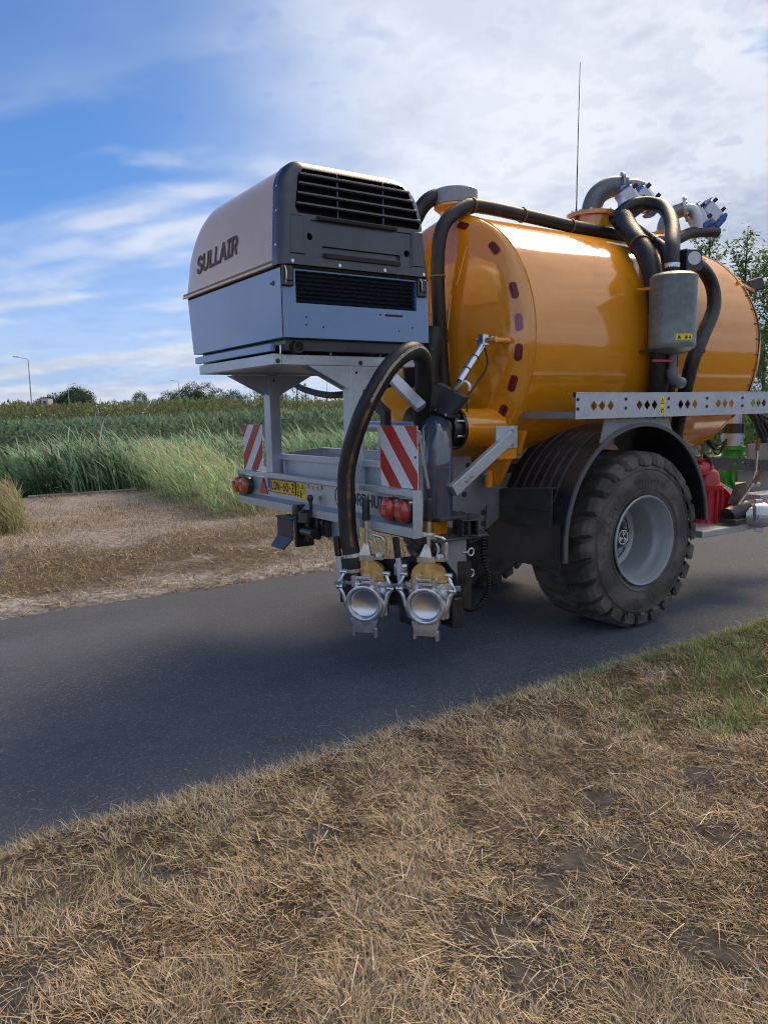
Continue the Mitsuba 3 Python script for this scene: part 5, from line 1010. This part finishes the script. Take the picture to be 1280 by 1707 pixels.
# --- trees
def px_ray(u, d, horizon):  # a place at distance d in a direction given by its sideways slope
    s = u; return CAM[0]-.8281*d+.5605*s*d, CAM[1]+.5605*d+.8281*s*d
def far_tree(label, s, d, w, h, lumps, group=None, base=0.0):
    k = thing('tree', label, 'tree', group); x0, y0 = px_ray(s, d, 0); n = int(1100*lumps)
    V = []
    for i in range(lumps):
        cx, cy, cz = rng.normal(0, w*.24), rng.normal(0, w*.2), base+h*(.58+.22*rng.normal()*.6)
        m = n//lumps; u = rng.normal(0, 1, (m, 3)); u /= np.linalg.norm(u, axis=1, keepdims=True); rr = (.55+.5*rng.random(m))[:, None]
        V.append(np.array((cx, cy, min(cz, base+h*.74)))+u*rr*np.array((w*.30, w*.30, h*.27)))
    V = np.vstack(V); V = V[V[:, 2] > .2]
    c = tint(len(V), [(.075, .115, .075), (.095, .14, .085), (.058, .09, .065)], (3, 3, 2), .12)
    kk = stuff(k+'__crown', [leaf_cloud(x0+V[:, 0], y0+V[:, 1], V[:, 2], rng.uniform(.5, 1.0, len(V))*w*.045+.18, c)], 'leaf', None, None); 
    add(k+'__trunk', tube([(x0, y0, -.5), (x0+.1, y0, h*.3), (x0, y0+.1, h*.62)], (w*.035, w*.025, w*.012), 7), 'bark')
FT = [('small round dark tree at the far left, left of the tallest street lamp', 30, 240, 9, 8.2, 3), ('dark tree left of the white house on the horizon', 78, 230, 8, 8.8, 3),
      ('low dark tree just right of the white house on the horizon', 103, 220, 8, 9.0, 3), ('broad dark domed tree behind the second street lamp', 126, 215, 15, 13.6, 7), ('right shoulder tree joined to the broad domed tree', 144, 216, 9, 11.0, 3),
      ('lone small rounded tree midway along the horizon', 232, 235, 9, 9.8, 3), ('low tree right of the lone rounded tree', 254, 236, 7, 7.6, 2), ('low dark tree left of the third street lamp', 276, 232, 9, 8.6, 3), ('dark tree left of the large far tree group, behind the third street lamp', 298, 226, 9, 10.5, 4),
      ('tallest tree of the group left of the compressor deck', 326, 220, 11, 12.4, 5), ('middle tree of the group left of the compressor deck', 348, 220, 11, 11.6, 5), ('right low tree of the group left of the compressor deck', 376, 224, 11, 10.0, 4), ('small end tree of the far group nearest the compressor deck', 394, 226, 7, 8.4, 2),
      ('round dark tree seen between the two deck posts', 466, 215, 11, 11.0, 5)]
for lb, u, d, w, h, lu in FT: far_tree(lb, (u-640)/FPX, d, w*.9, h*(.80 if w > 14 else .95), lu)
for lb, u, d, w, h in (('tall slim pale birch sapling seen between the deck posts', 500, 70, 2.2, 5.6), ('shorter pale birch sapling right of the slim one', 514, 72, 1.8, 4.4)):
    k = thing('sapling', lb, 'sapling'); x0, y0 = px_ray((u-640)/FPX, d, 0); n = 500; f = rng.random(n); r = w*.5*(1.05-f)*np.sqrt(rng.random(n)); t = rng.uniform(0, 6.3, n)
    stuff(k+'__crown', [leaf_cloud(x0+r*np.cos(t), y0+r*np.sin(t), 1.2+(h-1.2)*f, rng.uniform(.12, .30, n), tint(n, [(.10, .17, .06), (.15, .21, .09)], (1, 1)))], 'leaf', None, None)
    add(k+'__trunk', tube([(x0, y0, -.4), (x0+.05, y0, h*.5), (x0, y0, h*.95)], (.05, .035, .012), 7), 'bark')
# young trees with separate branches behind the front of the tank
def young_tree(label, x0, y0, h, spread, n_br, seed, zb=1.6, leaf=.075, dens=1.0):
    rg = np.random.default_rng(seed); k = thing('tree', label, 'tree', None); br, LV = [], []
    trunk = [(x0, y0, -.4), (x0+.04, y0+.03, h*.35), (x0-.03, y0+.05, h*.7), (x0+.02, y0, h*.98)]
    add(k+'__trunk', tube(trunk, (.065, .05, .03, .008), 8), 'bark')
    for i in range(n_br):
        f = .22+.72*(i+rg.random())/n_br; t = i*2.4+rg.normal(0, .4); L = spread*(1.15-f)*rg.uniform(.75, 1.2)
        a = np.array((x0, y0, zb+(h-zb)*f*.98-.1)); d = np.array((math.cos(t), math.sin(t), rg.uniform(.7, 1.7))); d /= np.linalg.norm(d)
        b = a+d*L*.6; c = b+(d+np.array((0, 0, .5)))*L*.45
        br.append(tube([a, b, c], (.016*(1.3-f), .010, .003), 5)); m = int(L*105*dens)
        q = rg.random(m)**.7; Pt = np.where(q[:, None] < .55, a+(b-a)*(q/.55)[:, None], b+(c-b)*((q-.55)/.45)[:, None]); LV.append(Pt+rg.normal(0, .085, (m, 3)))
    m = int(60*dens); q = rg.random(m); LV.append(np.stack([x0+rg.normal(0, .07, m), y0+rg.normal(0, .07, m), zb+(h-zb)*(.5+.5*q)], 1))
    kb = add(k+'__branches', cat(br), 'bark'); labels[kb] = {'kind': 'stuff'}
    LV = np.vstack(LV); n = len(LV)
    c = tint(n, [(.20, .30, .12), (.14, .22, .09), (.28, .37, .16)], (4, 3, 2))
    kc = stuff(k+'__foliage', [blades(LV, rg.uniform(0, 6.3, n), rg.uniform(.5, 2.0, n), rg.uniform(.1, .8, n), leaf*rg.uniform(.8, 1.5, n), leaf*rg.uniform(.5, .9, n), c, 3)], 'leaf', None, None); labels[kc] = {'kind': 'stuff'}
def at(u, d): s = (u-640)/FPX; return CAM[0]-.8281*d+.5605*s*d, CAM[1]+.5605*d+.8281*s*d
for lb, u, d, h, sp, nb, sd, zb, dn in (('slender young tree just right of the rear valve actuators', 1172, 21, 6.9, 1.7, 22, 1, 1.5, 1.1), ('leafy young tree leaning over the front of the tank', 1232, 20, 6.3, 1.5, 22, 2, 1.4, 1.0),
      ('young tree cut by the right picture edge beside the work lamp', 1300, 19, 5.6, 2.4, 30, 3, .6, 1.3), ('further small tree low at the right edge below the work lamp', 1268, 27, 4.6, 2.2, 26, 4, .3, 1.2)):
    x0, y0 = at(u, d); young_tree(lb, x0, y0, h, sp, nb, sd, zb, .105, dn)
# green bushes low behind the front of the trailer
for lb, u, d, w, h in (('rounded green bush behind the red pump', 1180, 26, 4.0, 1.9), ('rounded green bush behind the hydraulic hoses', 1262, 30, 5.0, 2.0), ('wide green bush in the gap under the side rail, behind the far wheel', 1085, 30, 6.0, 2.0)):
    x0, y0 = at(u, d); k = thing('bush', lb, 'bush'); n = 2600; q = rng.normal(0, 1, (n, 3)); q /= np.linalg.norm(q, axis=1, keepdims=True); q *= rng.random((n, 1))**.4
    stuff(k+'__foliage', [leaf_cloud(x0+q[:, 0]*w*.5, y0+q[:, 1]*w*.5, np.maximum(h*.45+q[:, 2]*h*.55, 0), rng.uniform(.14, .30, n), tint(n, [(.16, .25, .09), (.24, .32, .13), (.10, .17, .06)], (3, 2, 2)))], 'leaf', None, None)
    add(k+'__stem', tube([(x0, y0, -.4), (x0, y0, h*.6)], .03, 6, False), 'bark')

# --- street lamps, a far house
def street_lamp(label, u, d, h, arm, side):
    k = thing('street_lamp', label, 'street lamp', 'street lamps along the horizon'); x0, y0 = px_ray((u-640)/FPX, d, 0); sx, sy = .5605*side, .8281*side
    add(k+'__pole', tube([(x0, y0, -.5), (x0, y0, h*.6), (x0, y0, h)], (.10, .085, .06), 8, False), 'pole_grey')
    add(k+'__arm', tube([(x0, y0, h-.02), (x0+sx*.15*arm, y0+sy*.15*arm, h+.12*arm), (x0+sx*arm, y0+sy*arm, h+.32*arm)], .045, 7), 'pole_grey')
    c = np.array((x0+sx*arm*1.25, y0+sy*arm*1.25, h+.36*arm)); add(k+'__lamp_head', bar(c-np.array((sx, sy, .1))*.45, c+np.array((sx, sy, .1))*.45, .3, .14, (0, 0, 1), .03), 'pole_grey', False)
street_lamp('tallest street lamp at the left, arm pointing left', 63, 105, 9.6, 1.25, -1)
street_lamp('short-looking street lamp before the broad domed tree', 125, 190, 9.6, 1.25, 1)
street_lamp('thin street lamp before the tree group left of the deck', 307, 190, 9.9, 1.25, -1)
street_lamp('faint street lamp just left of the left deck post', 424, 230, 9.4, 1.2, -1)
street_lamp('faint street lamp seen between the deck posts', 550, 190, 9.0, 1.2, 1)
k = thing('house', 'small white house front among the far dark trees', 'house'); x0, y0 = px_ray((89-640)/FPX, 205, 0)
hx_, hy_ = .5605*1.0, .8281*1.0
def quad(w, d_, z0, z1): return hull([(x0+hx_*a*w-.8281*c*d_, y0+hy_*a*w+.5605*c*d_, z) for a in (-1, 1) for c in (-1, 1) for z in (z0, z1)])
add(k+'__wall', quad(.9, 1.5, -1, 7.0), 'house_white', False); add(k+'__roof', quad(1.0, 1.6, 7.01, 7.25), 'window_dark', False); add(k+'__window', hull([(x0+.8281*1.5+hx_*a, y0-.5605*1.5+hy_*a, z) for a in (-.4, .4) for z in (5.2, 6.3)]+[(x0+.8281*1.54+hx_*a, y0-.5605*1.54+hy_*a, z) for a in (-.4, .4) for z in (5.2, 6.3)]), 'window_dark', False)

# --- small things lying about
k = add('straw_stalk', tube([(1.24, -1.07, .012), (1.30, -1.055, .014), (1.34, -1.03, .016), (1.355, -1.0, .014)], (.003, .0028, .001), 6), 'hood_trim'); labels[k] = {'label': 'single curved dry stalk lying alone on the asphalt', 'category': 'stalk'}
for lb, u, r, sd in (('small pale stone in the dry grass near the bottom left corner', (2.535, -2.385), .017, 1), ('grey stone half buried in the bare soil patch at the lower right', (3.17, -.98), .014, 2), ('small grey stone right of the larger soil patch', (3.05, -.70), .010, 3)):
    m = trimesh.creation.icosphere(3, r); m.vertices *= np.array((1.2, .9, .7)); m.vertices *= (1+.35*(meshkit.fbm(m.vertices/r*1.2+sd*9, 3)[:, None]-.5)); m.vertices += np.array((u[0], u[1], float(ground_z(u[0], u[1]))+.003))
    k = add('stone', m, 'stone', True); labels[k] = {'label': lb, 'category': 'stone'}
